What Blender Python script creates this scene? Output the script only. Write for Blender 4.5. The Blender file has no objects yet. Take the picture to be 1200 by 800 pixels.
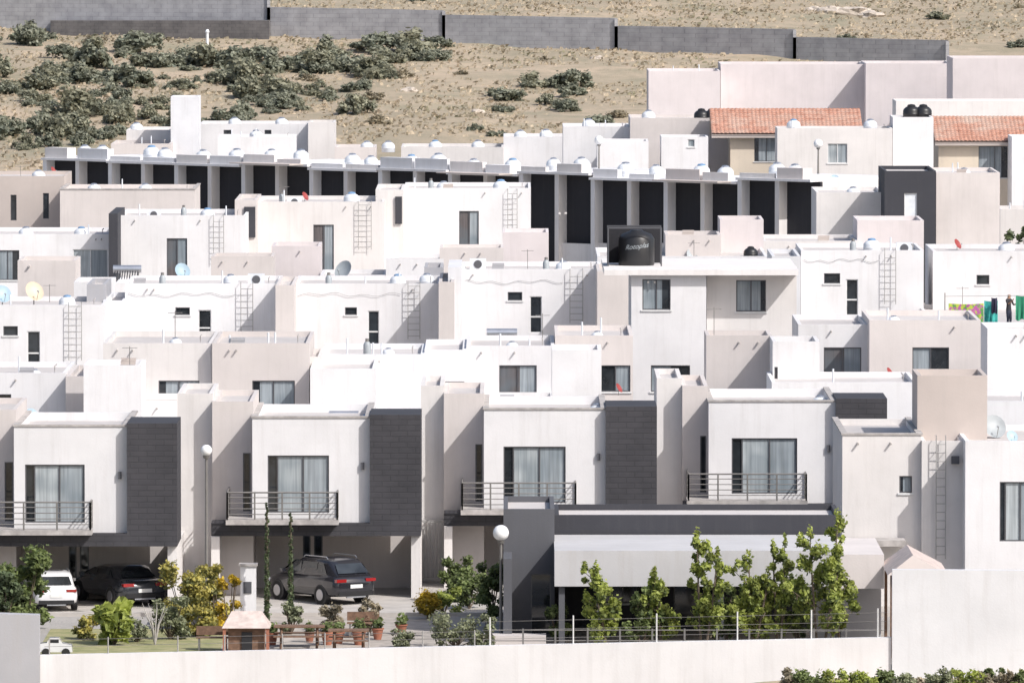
import bpy, math, random
from mathutils import Vector, Matrix, noise
R=random.Random(7)
F=10000.0;HC=26.0;YH=-152.0
def PX(x,Y): return (x-600)*Y/F
def PZ(y,Y): return HC-(y-YH)*Y/F
sc=bpy.context.scene
COL=sc.collection
# ------------------------------------------------------------ materials
def nn(nt,t,**k):
    n=nt.nodes.new(t)
    for a,b in k.items(): setattr(n,a,b)
    return n
def base_mat(name,rough=.8,metal=0):
    m=bpy.data.materials.new(name);m.use_nodes=True
    nt=m.node_tree;b=nt.nodes['Principled BSDF']
    b.inputs['Roughness'].default_value=rough;b.inputs['Metallic'].default_value=metal
    return m,nt,b
def C4(c,k=1): return (c[0]*k,c[1]*k,c[2]*k,1)
def ramp(nt,src,p0,p1,c0=(0,0,0,1),c1=(1,1,1,1)):
    r=nn(nt,'ShaderNodeValToRGB');e=r.color_ramp.elements
    e[0].position=p0;e[1].position=p1;e[0].color=c0;e[1].color=c1
    nt.links.new(src,r.inputs[0]);return r.outputs[0]
def mixc(nt,f,a,b,bt='MIX'):
    m=nn(nt,'ShaderNodeMixRGB',blend_type=bt)
    for i,v in enumerate((f,a,b)):
        if isinstance(v,(tuple,float,int)): m.inputs[i].default_value=v
        else: nt.links.new(v,m.inputs[i])
    return m.outputs[0]
def noi(nt,vec,scale,detail=4,rough=.6):
    n=nn(nt,'ShaderNodeTexNoise');n.inputs['Scale'].default_value=scale
    n.inputs['Detail'].default_value=detail;n.inputs['Roughness'].default_value=rough
    nt.links.new(vec,n.inputs['Vector']);return n.outputs['Fac']
def bump(nt,b,h,s,d=.02):
    n=nn(nt,'ShaderNodeBump');n.inputs['Strength'].default_value=s;n.inputs['Distance'].default_value=d
    nt.links.new(h,n.inputs['Height']);nt.links.new(n.outputs[0],b.inputs['Normal'])
def plaster(name,col,stain=(.40,.37,.345),s=.36,rough=.85):
    m,nt,b=base_mat(name,rough)
    g=nn(nt,'ShaderNodeNewGeometry').outputs['Position']
    mp=nn(nt,'ShaderNodeMapping');mp.inputs['Scale'].default_value=(2.4,2.4,.16);nt.links.new(g,mp.inputs[0])
    n1=noi(nt,g,.45,5);n2=noi(nt,mp.outputs[0],1.3,6,.7);n3=noi(nt,g,14,3);n4=noi(nt,g,1.7,6,.75)
    a=mixc(nt,ramp(nt,n1,.35,.68),C4(col),C4(col,.89))
    f=nn(nt,'ShaderNodeMath',operation='MULTIPLY');nt.links.new(ramp(nt,n2,.5,.84),f.inputs[0]);f.inputs[1].default_value=s
    c=mixc(nt,f.outputs[0],a,C4(stain))
    f2=nn(nt,'ShaderNodeMath',operation='MULTIPLY');nt.links.new(ramp(nt,n4,.56,.8),f2.inputs[0]);f2.inputs[1].default_value=s*.55
    c=mixc(nt,f2.outputs[0],c,C4(stain,1.15))
    o=nn(nt,'ShaderNodeObjectInfo').outputs['Random']
    hs=nn(nt,'ShaderNodeHueSaturation');mr=nn(nt,'ShaderNodeMapRange')
    mr.inputs['To Min'].default_value=.90;mr.inputs['To Max'].default_value=1.05
    nt.links.new(o,mr.inputs[0]);nt.links.new(mr.outputs[0],hs.inputs['Value']);nt.links.new(c,hs.inputs['Color'])
    nt.links.new(hs.outputs[0],b.inputs['Base Color']);bump(nt,b,n3,.25,.015);return m
def simple(name,col,rough=.6,metal=0,var=.2,scale=3,spec=None,coat=0):
    m,nt,b=base_mat(name,rough,metal)
    g=nn(nt,'ShaderNodeNewGeometry').outputs['Position']
    n=noi(nt,g,scale,4)
    nt.links.new(mixc(nt,ramp(nt,n,.3,.7),C4(col,1-var/2),C4(col,1+var/2)),b.inputs['Base Color'])
    if coat: b.inputs['Coat Weight'].default_value=coat
    return m
def siding(name,c1,c2,w=.6,h=.2):
    m,nt,b=base_mat(name,.7)
    g=nn(nt,'ShaderNodeNewGeometry').outputs['Position']
    s=nn(nt,'ShaderNodeSeparateXYZ');nt.links.new(g,s.inputs[0])
    ad=nn(nt,'ShaderNodeMath',operation='ADD');nt.links.new(s.outputs[0],ad.inputs[0]);nt.links.new(s.outputs[1],ad.inputs[1])
    cx=nn(nt,'ShaderNodeCombineXYZ');nt.links.new(ad.outputs[0],cx.inputs[0]);nt.links.new(s.outputs[2],cx.inputs[1])
    br=nn(nt,'ShaderNodeTexBrick');br.inputs['Scale'].default_value=1;br.inputs['Brick Width'].default_value=w;br.inputs['Row Height'].default_value=h
    br.inputs['Mortar Size'].default_value=.02;br.inputs['Color1'].default_value=C4(c1);br.inputs['Color2'].default_value=C4(c2);br.inputs['Mortar'].default_value=C4(c1,.55)
    nt.links.new(cx.outputs[0],br.inputs['Vector'])
    n=noi(nt,g,.8,5)
    nt.links.new(mixc(nt,.6,br.outputs['Color'],mixc(nt,ramp(nt,n,.3,.7),C4(c1,.8),C4(c2,1.2))),b.inputs['Base Color'])
    bump(nt,b,br.outputs['Fac'],.5,-.02);return m
M={}
M['white']=plaster('white_plaster',(.775,.765,.775),s=.3)
M['cool']=plaster('cool_white_plaster',(.72,.725,.75))
M['warm']=plaster('warm_white_plaster',(.735,.705,.69))
M['beige']=plaster('beige_plaster',(.655,.605,.585),s=.3)
M['tan']=plaster('tan_plaster',(.54,.475,.44),s=.3)
M['pink']=plaster('pink_plaster',(.70,.64,.64),s=.26)
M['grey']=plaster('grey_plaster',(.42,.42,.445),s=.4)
M['canopy']=plaster('canopy_grey_plaster',(.52,.515,.525),s=.5)
M['cream']=plaster('cream_plaster',(.68,.59,.48),s=.3)
M['deck']=plaster('roof_screed',(.58,.545,.53),stain=(.36,.33,.31),s=.6)
M['dgrey']=plaster('dark_grey_plaster',(.10,.102,.115),stain=(.08,.08,.085),s=.4)
M['char']=siding('charcoal_cladding',(.035,.0345,.041),(.050,.048,.055))
M['charp']=plaster('charcoal_plaster',(.044,.045,.055),stain=(.08,.08,.085),s=.4)  # charcoal lifted and cooled, so haze sits in the colour
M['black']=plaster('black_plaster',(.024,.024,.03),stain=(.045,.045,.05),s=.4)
M['stone']=siding('grey_block_wall',(.31,.31,.335),(.39,.39,.41),.8,.4)
M['dstone']=siding('dark_rubble_wall',(.12,.115,.12),(.19,.18,.18),.5,.3)
M['cope']=simple('coping_grey',(.40,.375,.36),.9,var=.5)
M['alu']=simple('aluminium_frame',(.12,.12,.13),.4,.5)
M['walu']=simple('white_frame',(.66,.66,.66),.4)
M['steel']=simple('painted_steel',(.22,.21,.2),.5,.4)
M['lad']=simple('ladder_steel',(.38,.37,.36),.55,.3)
M['cable']=simple('cable_grey',(.32,.32,.32),.6)
def tilemat():
    m,nt,b=base_mat('terracotta_tile',.8)
    g=nn(nt,'ShaderNodeNewGeometry').outputs['Position']
    n=noi(nt,g,2.5,5,.7);n2=noi(nt,g,.6,3)
    c=mixc(nt,ramp(nt,n,.35,.65),(.36,.17,.115,1),(.58,.33,.245,1))
    c=mixc(nt,ramp(nt,n2,.42,.7),c,(.52,.39,.32,1));nt.links.new(c,b.inputs['Base Color']);return m
M['tile']=tilemat()
def glass(name,col,rough,coat=.0):
    m,nt,b=base_mat(name,rough)
    g=nn(nt,'ShaderNodeNewGeometry').outputs['Position']
    n=noi(nt,g,1.1,2)
    nt.links.new(mixc(nt,ramp(nt,n,.35,.65),C4(col,.6),C4(col,1.5)),b.inputs['Base Color'])
    b.inputs['Specular IOR Level'].default_value=.8
    b.inputs['Coat Weight'].default_value=coat;b.inputs['Coat Roughness'].default_value=.03
    return m
M['gdark']=glass('dark_window_glass',(.022,.026,.03),.06)
def curtain(name,col):
    m,nt,b=base_mat(name,.6)
    g=nn(nt,'ShaderNodeNewGeometry').outputs['Position']
    mp=nn(nt,'ShaderNodeMapping');mp.inputs['Scale'].default_value=(7,7,.25);nt.links.new(g,mp.inputs[0])
    n=noi(nt,mp.outputs[0],1.4,3);n2=noi(nt,g,.5,2)
    c=mixc(nt,ramp(nt,n,.3,.7),C4(col,.62),C4(col,1.15))  # fold shading painted as vertical streaks of tone
    c=mixc(nt,ramp(nt,n2,.45,.6),c,mixc(nt,.5,c,(.1,.14,.17,1)))
    nt.links.new(c,b.inputs['Base Color']);b.inputs['Coat Weight'].default_value=.7;b.inputs['Coat Roughness'].default_value=.04
    return m
M['curt']=curtain('curtained_glass',(.32,.36,.39))
M['pale']=curtain('pale_curtained_glass',(.44,.48,.50))
M['brown']=curtain('brown_curtained_glass',(.12,.105,.105))
M['plw']=simple('white_plastic',(.70,.73,.77),.4)
M['plb']=simple('blue_plastic',(.16,.28,.45),.45)
M['plk']=simple('black_plastic',(.02,.02,.022),.4)
M['silver']=simple('silver_metal',(.6,.62,.66),.28,.8)
M['red']=simple('red_paint',(.30,.05,.045),.5)
M['dish']=simple('grey_dish',(.33,.36,.38),.5)
M['dishb']=simple('beige_dish',(.60,.50,.37),.5)
M['dishc']=simple('blue_dish',(.33,.45,.53),.5)
M['wood']=simple('weathered_wood',(.17,.10,.065),.8,var=.7,scale=6)
M['bark']=simple('bark',(.13,.10,.075),.9,var=.6,scale=8)
M['pot']=simple('terracotta_pot',(.33,.13,.08),.8)
M['pinkr']=simple('faded_pink_roofing',(.55,.46,.42),.7,var=.4)
M['globe']=simple('lamp_globe_white',(.85,.85,.85),.25,var=.03)
M['paintk']=simple('black_car_paint',(.025,.025,.032),.22,.3,coat=1)
M['paintg']=simple('dark_grey_car_paint',(.04,.045,.055),.25,.4,coat=1)
M['paintw']=simple('white_car_paint',(.72,.72,.73),.3,coat=1,var=.05)
M['carglass']=glass('car_glass',(.03,.035,.04),.04)
M['tyre']=simple('tyre_rubber',(.02,.02,.02),.85)
M['rim']=simple('alloy_rim',(.4,.4,.42),.35,.8)
M['tail']=simple('tail_light_red',(.30,.015,.015),.2,coat=1)
M['head']=simple('headlight_clear',(.7,.72,.75),.15,coat=1)
M['plate']=simple('licence_plate',(.7,.7,.68),.5)
def leafmat(name,col,tr=.35):
    m,nt,b=base_mat(name,.6)
    g=nn(nt,'ShaderNodeNewGeometry').outputs['Position']
    n=noi(nt,g,2.2,3)
    c=mixc(nt,ramp(nt,n,.35,.65),C4(col,.65),C4(col,1.3));nt.links.new(c,b.inputs['Base Color'])
    t=nn(nt,'ShaderNodeBsdfTranslucent');nt.links.new(c,t.inputs[0])
    mx=nn(nt,'ShaderNodeMixShader');mx.inputs[0].default_value=tr
    nt.links.new(b.outputs[0],mx.inputs[1]);nt.links.new(t.outputs[0],mx.inputs[2])
    nt.links.new(mx.outputs[0],nt.nodes['Material Output'].inputs[0]);return m
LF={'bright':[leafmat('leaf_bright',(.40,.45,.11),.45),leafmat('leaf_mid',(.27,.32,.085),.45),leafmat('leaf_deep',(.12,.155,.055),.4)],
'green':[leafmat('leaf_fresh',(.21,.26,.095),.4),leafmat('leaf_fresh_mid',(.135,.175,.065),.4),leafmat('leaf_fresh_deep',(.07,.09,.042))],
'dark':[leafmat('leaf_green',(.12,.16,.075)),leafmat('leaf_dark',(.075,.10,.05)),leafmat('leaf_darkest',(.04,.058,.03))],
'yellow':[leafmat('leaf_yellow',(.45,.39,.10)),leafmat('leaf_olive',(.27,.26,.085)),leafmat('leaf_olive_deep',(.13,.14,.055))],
'hill':[leafmat('scrub_olive',(.31,.305,.215),.35),leafmat('scrub_green',(.235,.245,.18),.35),leafmat('scrub_dark',(.165,.18,.14),.35)],  # hill scrub colours are lifted, with distance haze put into them
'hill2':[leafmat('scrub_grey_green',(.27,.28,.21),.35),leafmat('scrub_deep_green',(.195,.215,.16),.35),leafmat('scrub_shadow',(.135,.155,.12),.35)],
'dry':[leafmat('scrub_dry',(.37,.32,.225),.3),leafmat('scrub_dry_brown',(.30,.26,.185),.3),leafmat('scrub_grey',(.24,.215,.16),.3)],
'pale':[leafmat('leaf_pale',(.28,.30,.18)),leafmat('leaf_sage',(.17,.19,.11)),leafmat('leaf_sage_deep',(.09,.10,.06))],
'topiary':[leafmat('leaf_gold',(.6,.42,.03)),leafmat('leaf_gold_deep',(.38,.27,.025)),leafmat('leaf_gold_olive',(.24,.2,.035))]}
# ------------------------------------------------------------ mesh builder
class MB:
    def __init__(s,xf=None): s.v=[];s.f=[];s.m=[];s.mats=[];s.xf=xf
    def mi(s,mat):
        if mat not in s.mats: s.mats.append(mat)
        return s.mats.index(mat)
    def face(s,pts,mat):
        n=len(s.v)
        for p in pts:
            p=Vector(p)
            if s.xf: p=s.xf@p
            s.v.append(p)
        s.f.append(tuple(range(n,n+len(pts))));s.m.append(s.mi(mat))
    def raw(s,vs,fs,mat):
        n=len(s.v)
        for p in vs:
            p=Vector(p)
            if s.xf: p=s.xf@p
            s.v.append(p)
        i=s.mi(mat)
        for f in fs: s.f.append(tuple(n+k for k in f));s.m.append(i)
    def box(s,x0,x1,y0,y1,z0,z1,mat):
        v=[(x0,y0,z0),(x1,y0,z0),(x1,y1,z0),(x0,y1,z0),(x0,y0,z1),(x1,y0,z1),(x1,y1,z1),(x0,y1,z1)]
        s.raw(v,[(0,1,5,4),(1,2,6,5),(2,3,7,6),(3,0,4,7),(4,5,6,7),(3,2,1,0)],mat)
    def tube(s,pts,rad,mat,n=6,cap=True):
        pts=[Vector(p) for p in pts]
        if not isinstance(rad,(list,tuple)): rad=[rad]*len(pts)
        vs=[];fs=[]
        for i,p in enumerate(pts):
            d=(pts[min(i+1,len(pts)-1)]-pts[max(i-1,0)])
            if d.length<1e-6:d=Vector((0,0,1))
            d.normalize();a=Vector((0,0,1)) if abs(d.z)<.9 else Vector((1,0,0))
            u=d.cross(a).normalized();w=d.cross(u)
            for k in range(n):
                t=2*math.pi*k/n;vs.append(p+(u*math.cos(t)+w*math.sin(t))*rad[i])
        for i in range(len(pts)-1):
            for k in range(n):
                a=i*n+k;b=i*n+(k+1)%n;fs.append((a,b,b+n,a+n))
        if cap: fs.append(tuple(range(n-1,-1,-1)));fs.append(tuple(range((len(pts)-1)*n,len(pts)*n)))
        s.raw(vs,fs,mat)
    def lathe(s,c,prof,mat,n=16):
        c=Vector(c);vs=[];fs=[]
        for r,z in prof:
            for k in range(n):
                t=2*math.pi*k/n;vs.append(c+Vector((r*math.cos(t),r*math.sin(t),z)))
        for i in range(len(prof)-1):
            for k in range(n):
                a=i*n+k;b=i*n+(k+1)%n;fs.append((a,b,b+n,a+n))
        fs.append(tuple(range((len(prof)-1)*n,len(prof)*n)));fs.append(tuple(range(n-1,-1,-1)))
        s.raw(vs,fs,mat)
    def obj(s,name,parent=None,smooth=False,origin=None):
        o=Vector((0,0,0))
        if parent: o=root_loc(parent)
        elif origin: o=Vector(origin)
        me=bpy.data.meshes.new(name);me.from_pydata([p-o for p in s.v],[],s.f)
        for m in s.mats: me.materials.append(m)
        me.polygons.foreach_set('material_index',s.m)
        if smooth:
            me.polygons.foreach_set('use_smooth',[True]*len(s.f));
            try: me.set_sharp_from_angle(angle=math.radians(38))
            except Exception: pass
        me.update();ob=bpy.data.objects.new(name,me);COL.objects.link(ob)
        if parent: ob.parent=parent
        else: ob.location=o
        return ob
def root_loc(p):
    v=Vector(p.location)
    while p.parent: p=p.parent;v+=Vector(p.location)
    return v
def top(name,loc,label,cat,group=None):
    e=bpy.data.objects.new(name,None);e.empty_display_size=.5;e.location=loc;COL.objects.link(e)
    e['label']=label;e['category']=cat
    if group:e['group']=group
    return e
def tag(o,label,cat,group=None):
    o['label']=label;o['category']=cat
    if group:o['group']=group
    return o
# ------------------------------------------------------------ terrain
def zout(x):
    if x>9: return -.2
    if x<-8: return -2.6
    return -.2-2.4*(9-x)/17
def H(x,y):
    if y<=276.55: z=zout(x)-.012*(276.55-y) if y>200 else zout(x)-.92-.01*(200-y)
    elif y<655: z=0
    elif y<700: z=2*((y-655)/45)**1.3
    elif y<900: z=2+(y-700)*.072
    elif y<1600: z=16.4+(y-900)*.11
    else: z=93.4+(y-1600)*.02
    if y>690: z+=.5*noise.noise(Vector((x*.05,y*.05,0)))+.25*noise.noise(Vector((x*.2,y*.2,3)))
    return z
xs=[-3000,-1500,-700,-300,-150,-100]+[-80+2*i for i in range(81)]+[100,150,300,700,1500,3000]
ys=[-400,0,120,200,240,260,270,274,276.55,276.7,280,290,320,360,420,500,600,655]+[660+2.5*i for i in range(97)]+[920,960,1050,1200,1400,1600,2200,3500,6000]
vs=[(x,y,H(x,y)) for y in ys for x in xs];nx=len(xs)
fs=[(j*nx+i,j*nx+i+1,(j+1)*nx+i+1,(j+1)*nx+i) for j in range(len(ys)-1) for i in range(nx-1)]
m,nt,b=base_mat('hillside_soil_and_grass',.95)
g=nn(nt,'ShaderNodeNewGeometry').outputs['Position']
n1=noi(nt,g,.045,6,.65);n2=noi(nt,g,.4,6,.7);n3=noi(nt,g,5,4,.7);n5=noi(nt,g,.12,5,.6)
c=mixc(nt,ramp(nt,n1,.38,.62),(.46,.365,.265,1),(.32,.27,.195,1))
c=mixc(nt,ramp(nt,n2,.45,.72),c,(.26,.23,.16,1))
c=mixc(nt,ramp(nt,n5,.5,.68),c,mixc(nt,.6,c,(.21,.21,.14,1)))
c=mixc(nt,ramp(nt,n3,.55,.85),c,(.49,.41,.31,1))
s=nn(nt,'ShaderNodeSeparateXYZ');nt.links.new(g,s.inputs[0])
mr=nn(nt,'ShaderNodeMapRange');mr.inputs[1].default_value=640;mr.inputs[2].default_value=680;nt.links.new(s.outputs[1],mr.inputs[0])
mr2=nn(nt,'ShaderNodeMapRange');mr2.inputs[1].default_value=276.5;mr2.inputs[2].default_value=276.7;nt.links.new(s.outputs[1],mr2.inputs[0])
c=mixc(nt,mr.outputs[0],mixc(nt,mr2.outputs[0],c,mixc(nt,ramp(nt,n2,.3,.7),(.32,.30,.28,1),(.40,.38,.36,1))),c)
nt.links.new(c,b.inputs['Base Color']);bump(nt,b,n3,.5,.12)
mb=MB();mb.raw(vs,fs,m);gr=mb.obj('ground',smooth=True);gr['kind']='structure'
def sheet(name,pts,z,matr):
    mb=MB();mb.face([(x,y,z) for x,y in pts],matr);o=mb.obj(name);o['kind']='structure';return o
m,nt,b=base_mat('lawn_grass',.95)
g=nn(nt,'ShaderNodeNewGeometry').outputs['Position'];n=noi(nt,g,1.2,6,.7)
nt.links.new(mixc(nt,ramp(nt,n,.35,.65),(.19,.21,.085,1),(.38,.34,.19,1)),b.inputs['Base Color']);bump(nt,b,n,.5,.05);M['lawn']=m
M['drive']=simple('driveway_concrete',(.46,.43,.40),.9,var=.35,scale=1)
M['path']=simple('path_paving',(.40,.36,.32),.9,var=.5,scale=1.5)
sheet('road',[(-40,297.2),(40,297.2),(40,306),(-40,306)],.008,M['drive'])
sheet('lawn',[(PX(50,288),280),(PX(262,288),280),(PX(262,288),292),(PX(50,288),292)],.012,M['lawn'])
sheet('path',[(PX(262,288)+.02,280),(PX(1040,288),280),(PX(1040,288),297),(PX(262,288)+.02,297)],.006,M['path'])
kb=MB();kb.box(-40,20,297,297.15,0,.13,M['drive']);o=kb.obj('kerb');o['kind']='structure'
# ------------------------------------------------------------ house tools
def wall_holes(mb,x0,x1,z0,z1,y,holes,mat,dep=.12):
    hs=[(max(a,x0+.01),min(b,x1-.01),max(c,z0+.01),min(d,z1-.01)) for a,b,c,d in holes]
    hs=[h for h in hs if h[1]>h[0] and h[3]>h[2]]
    X=sorted(set([x0,x1]+[h[0] for h in hs]+[h[1] for h in hs]));Z=sorted(set([z0,z1]+[h[2] for h in hs]+[h[3] for h in hs]))
    for i in range(len(X)-1):
        for j in range(len(Z)-1):
            cx=(X[i]+X[i+1])/2;cz=(Z[j]+Z[j+1])/2
            if any(h[0]<cx<h[1] and h[2]<cz<h[3] for h in hs): continue
            mb.face([(X[i],y,Z[j]),(X[i+1],y,Z[j]),(X[i+1],y,Z[j+1]),(X[i],y,Z[j+1])],mat)
    for a,b,c,d in hs:
        e=y+dep
        mb.face([(a,y,c),(a,e,c),(a,e,d),(a,y,d)],mat);mb.face([(b,e,c),(b,y,c),(b,y,d),(b,e,d)],mat)
        mb.face([(a,y,c),(b,y,c),(b,e,c),(a,e,c)],mat);mb.face([(a,e,d),(b,e,d),(b,y,d),(a,y,d)],mat)
def block(mb,x0,x1,y0,y1,z0,z1,mat,holes=(),par=.3,cope=None,t=.15):
    wall_holes(mb,x0,x1,z0,z1,y0,holes,mat)
    mb.face([(x1,y0,z0),(x1,y1,z0),(x1,y1,z1),(x1,y0,z1)],mat)
    mb.face([(x0,y1,z0),(x0,y0,z0),(x0,y0,z1),(x0,y1,z1)],mat)
    mb.face([(x1,y1,z0),(x0,y1,z0),(x0,y1,z1),(x1,y1,z1)],mat)
    if z0>.5: mb.face([(x0,y1,z0),(x1,y1,z0),(x1,y0,z0),(x0,y0,z0)],mat)
    if x1-x0<.7 or y1-y0<.7 or par==0:
        mb.face([(x0,y0,z1),(x1,y0,z1),(x1,y1,z1),(x0,y1,z1)],mat)
    else:
        a,b,c,d=x0+t,x1-t,y0+t,y1-t;zr=z1-par
        cm=mat
        for q in ([(x0,y0),(x1,y0),(b,c),(a,c)],[(x1,y0),(x1,y1),(b,d),(b,c)],[(x1,y1),(x0,y1),(a,d),(b,d)],[(x0,y1),(x0,y0),(a,c),(a,d)]):
            mb.face([(p[0],p[1],z1) for p in q],cm)
        mb.face([(b,c,zr),(a,c,zr),(a,c,z1),(b,c,z1)],mat);mb.face([(a,d,zr),(b,d,zr),(b,d,z1),(a,d,z1)],mat)
        mb.face([(a,c,zr),(a,d,zr),(a,d,z1),(a,c,z1)],mat);mb.face([(b,d,zr),(b,c,zr),(b,c,z1),(b,d,z1)],mat)
        mb.face([(a,c,zr),(b,c,zr),(b,d,zr),(a,d,zr)],M['deck'])
        if cope:
            mb.box(x0-.04,x1+.04,y0-.04,y0+t+.03,z1+.002,z1+.07,cope)
            mb.box(x0-.04,x0+t+.03,y0+t+.031,y1,z1+.002,z1+.07,cope);mb.box(x1-t-.03,x1+.04,y0+t+.031,y1,z1+.002,z1+.07,cope)
def opening(par,x0,x1,z0,z1,y,kind):
    w=x1-x0;yy=y+.1
    isdoor=kind in('door','ddoor')
    mb=MB()
    if kind in('dark','slit','ddoor','door'): segs=[(0,1,'gdark')]
    elif kind=='curt':
        k=R.choice([.18,.3,.5]);segs=[(0,k,'gdark'),(k,1,'curt')]
        if R.random()<.5: segs=[(0,1-k,'curt'),(1-k,1,'gdark')]
    elif kind=='wide': segs=[(0,.16,'gdark'),(.16,.58,'pale'),(.58,1,'curt')]
    elif kind=='pale': segs=[(0,.5,'pale'),(.5,1,'curt')]
    elif kind=='brown': segs=[(0,.55,'brown'),(.55,1,'curt')]
    elif kind=='white': segs=[(0,1,'plw')]
    for a,b,mm in segs: mb.face([(x0+w*a,yy,z0),(x0+w*b,yy,z0),(x0+w*b,yy,z1),(x0+w*a,yy,z1)],M[mm])
    o=mb.obj('door' if isdoor else 'window',par)
    fm=M['walu'] if kind in('door','white','pale') else M['alu']
    f=MB();e=.045
    f.box(x0,x0+e,yy-.05,yy-.004,z0,z1,fm);f.box(x1-e,x1,yy-.05,yy-.004,z0,z1,fm)
    f.box(x0+e,x1-e,yy-.05,yy-.004,z0,z0+e,fm);f.box(x0+e,x1-e,yy-.05,yy-.004,z1-e,z1,fm)
    if kind=='door': f.box(x0+e,x1-e,yy-.045,yy-.004,z0+(z1-z0)*.42,z0+(z1-z0)*.42+.07,fm)
    elif w>.9:
        xm=x0+w*(.58 if kind=='wide' else .5);f.box(xm-.025,xm+.025,yy-.045,yy-.004,z0+e,z1-e,fm)
        if kind=='wide': xm=x0+w*.16;f.box(xm-.025,xm+.025,yy-.045,yy-.004,z0+e,z1-e,fm)
    f.obj('frame',o)
    if not isdoor and kind not in('slit','wide'):
        sl=MB();sl.box(x0-.06,x1+.06,y-.05,y-.002,z0-.07,z0-.003,M['walu']);sl.obj('sill',o)
def ladder(par,x0,x1,z0,z1,y,off=.22):
    mb=MB();r=.02
    for x in(x0,x1):
        mb.tube([(x,y-off,z0),(x,y-off,z1+.25),(x,y+.05,z1+.25)],r,M['lad'],5)
    z=z0+.15
    while z<z1+.1: mb.tube([(x0,y-off,z),(x1,y-off,z)],r*.8,M['lad'],5);z+=.3
    for z in(z0+.3,z1-.3):
        for x in(x0,x1): mb.tube([(x,y-off,z),(x,y-.002,z)],r*.7,M['lad'],4)
    mb.obj('ladder',par)
def cable(par,pts,r=.01):
    mb=MB();mb.tube(pts,r,M['cable'],4);mb.obj('cable',par)
HL=[];cnt=[0];RF=[]
CN={'white':'white','cool':'cool white','warm':'off-white','beige':'beige','tan':'tan','pink':'pale pink','grey':'grey','cream':'cream','dgrey':'dark grey','charp':'charcoal'}
def house(label,blocks,holes=(),ladders=(),cables=(),pipes=True,cat='house',group=None,name='house',fn=None):
    boxes=[]
    for bk in blocks:
        Y=bk[3];cnt[0]+=1;Y2=Y+.003*(cnt[0]%9);boxes.append((PX(bk[0],Y),PX(bk[1],Y),Y2,Y2+bk[4]))
    cl=list(range(len(blocks)))
    def touch(a,b): return a[0]<b[1]+.08 and b[0]<a[1]+.08 and a[2]<b[3]+.02 and b[2]<a[3]+.02
    ch=True
    while ch:
        ch=False
        for i in range(len(blocks)):
            for j in range(i):
                if cl[i]!=cl[j] and touch(boxes[i],boxes[j]):
                    k=min(cl[i],cl[j]);o=max(cl[i],cl[j]);cl=[k if c==o else c for c in cl];ch=True
    first=None
    for cid in sorted(set(cl)):
        ids=[i for i in range(len(blocks)) if cl[i]==cid];bb=blocks[ids[0]]
        lab=label if cid==0 else 'plain %s box-shaped house among white houses'%CN[bb[5]]
        e=top(name,(PX((bb[0]+bb[1])/2,bb[3]),bb[3],0),lab,cat,group);mb=MB();info=[]
        for i in ids:
            bk=blocks[i];xl,xr,yt,Y,dp,mt=bk[:6];x0,x1,Y2,Y3=boxes[i];z1=PZ(yt,Y)
            hs=[(PX(h[1],Y),PX(h[2],Y),PZ(h[4],Y),PZ(h[3],Y)) for h in holes if h[0]==i]
            block(mb,x0,x1,Y2,Y3,0,z1,M[mt],hs,par=.22,cope=M['cope'] if len(bk)>6 and bk[6] else None)
            for h,hh in zip([h for h in holes if h[0]==i],hs): opening(e,hh[0],hh[1],hh[2],hh[3],Y2,h[5])
            info.append((x0,x1,Y2,Y3,z1))
            if x1-x0>2: RF.append((x0,x1,Y2,Y3,z1-.22))
        mb.obj('wall',e)
        z=info[0][4];x0,x1,Y2=info[0][0],info[0][1],info[0][2]
        if x1-x0>2.5 and Y2<500:
            for k in range(R.choice([1,2,2])):
                x=R.uniform(x0+.4,x1-.4);q=MB();q.tube([(x,Y2+.01,z-.28),(x,Y2-.18,z-.31)],.04,M['cope'],6);q.obj('drain_spout',e)
        if first is None: first=(e,info)
    e,info=first
    for l in ladders:
        x0,x1,Yb,yt,yb=l;ladder(e,PX(x0,Yb),PX(x1,Yb),PZ(yb,Yb),PZ(yt,Yb),Yb)
    for cb in cables:
        Yb=cb[0]-.04;cable(e,[(PX(x,Yb),Yb,PZ(y,Yb)) for x,y in cb[1]])
    if pipes and info[0][1]-info[0][0]>3:
        x0,x1,y0,y1,z=info[0];p=MB()
        for k in range(R.randint(1,3)):
            x=R.uniform(x0+.5,x1-.5);yy=R.uniform(y0+.6,min(y1-.5,y0+4));h=R.uniform(.2,.6)
            p.tube([(x,yy,z-.25),(x,yy,z+h)],.045,M['plw'],6)
        yy=y0+R.uniform(.5,1.5);p.tube([(x0+.4,yy,z-.15),(x1-.5,yy,z-.15),(x1-.5,yy,z+.2),(x1-.5,yy+1.5,z+.2)],.03,M['cope'],5)
        p.obj('vent_pipe',e)
    HL.append((e,info));return e,info
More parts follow.
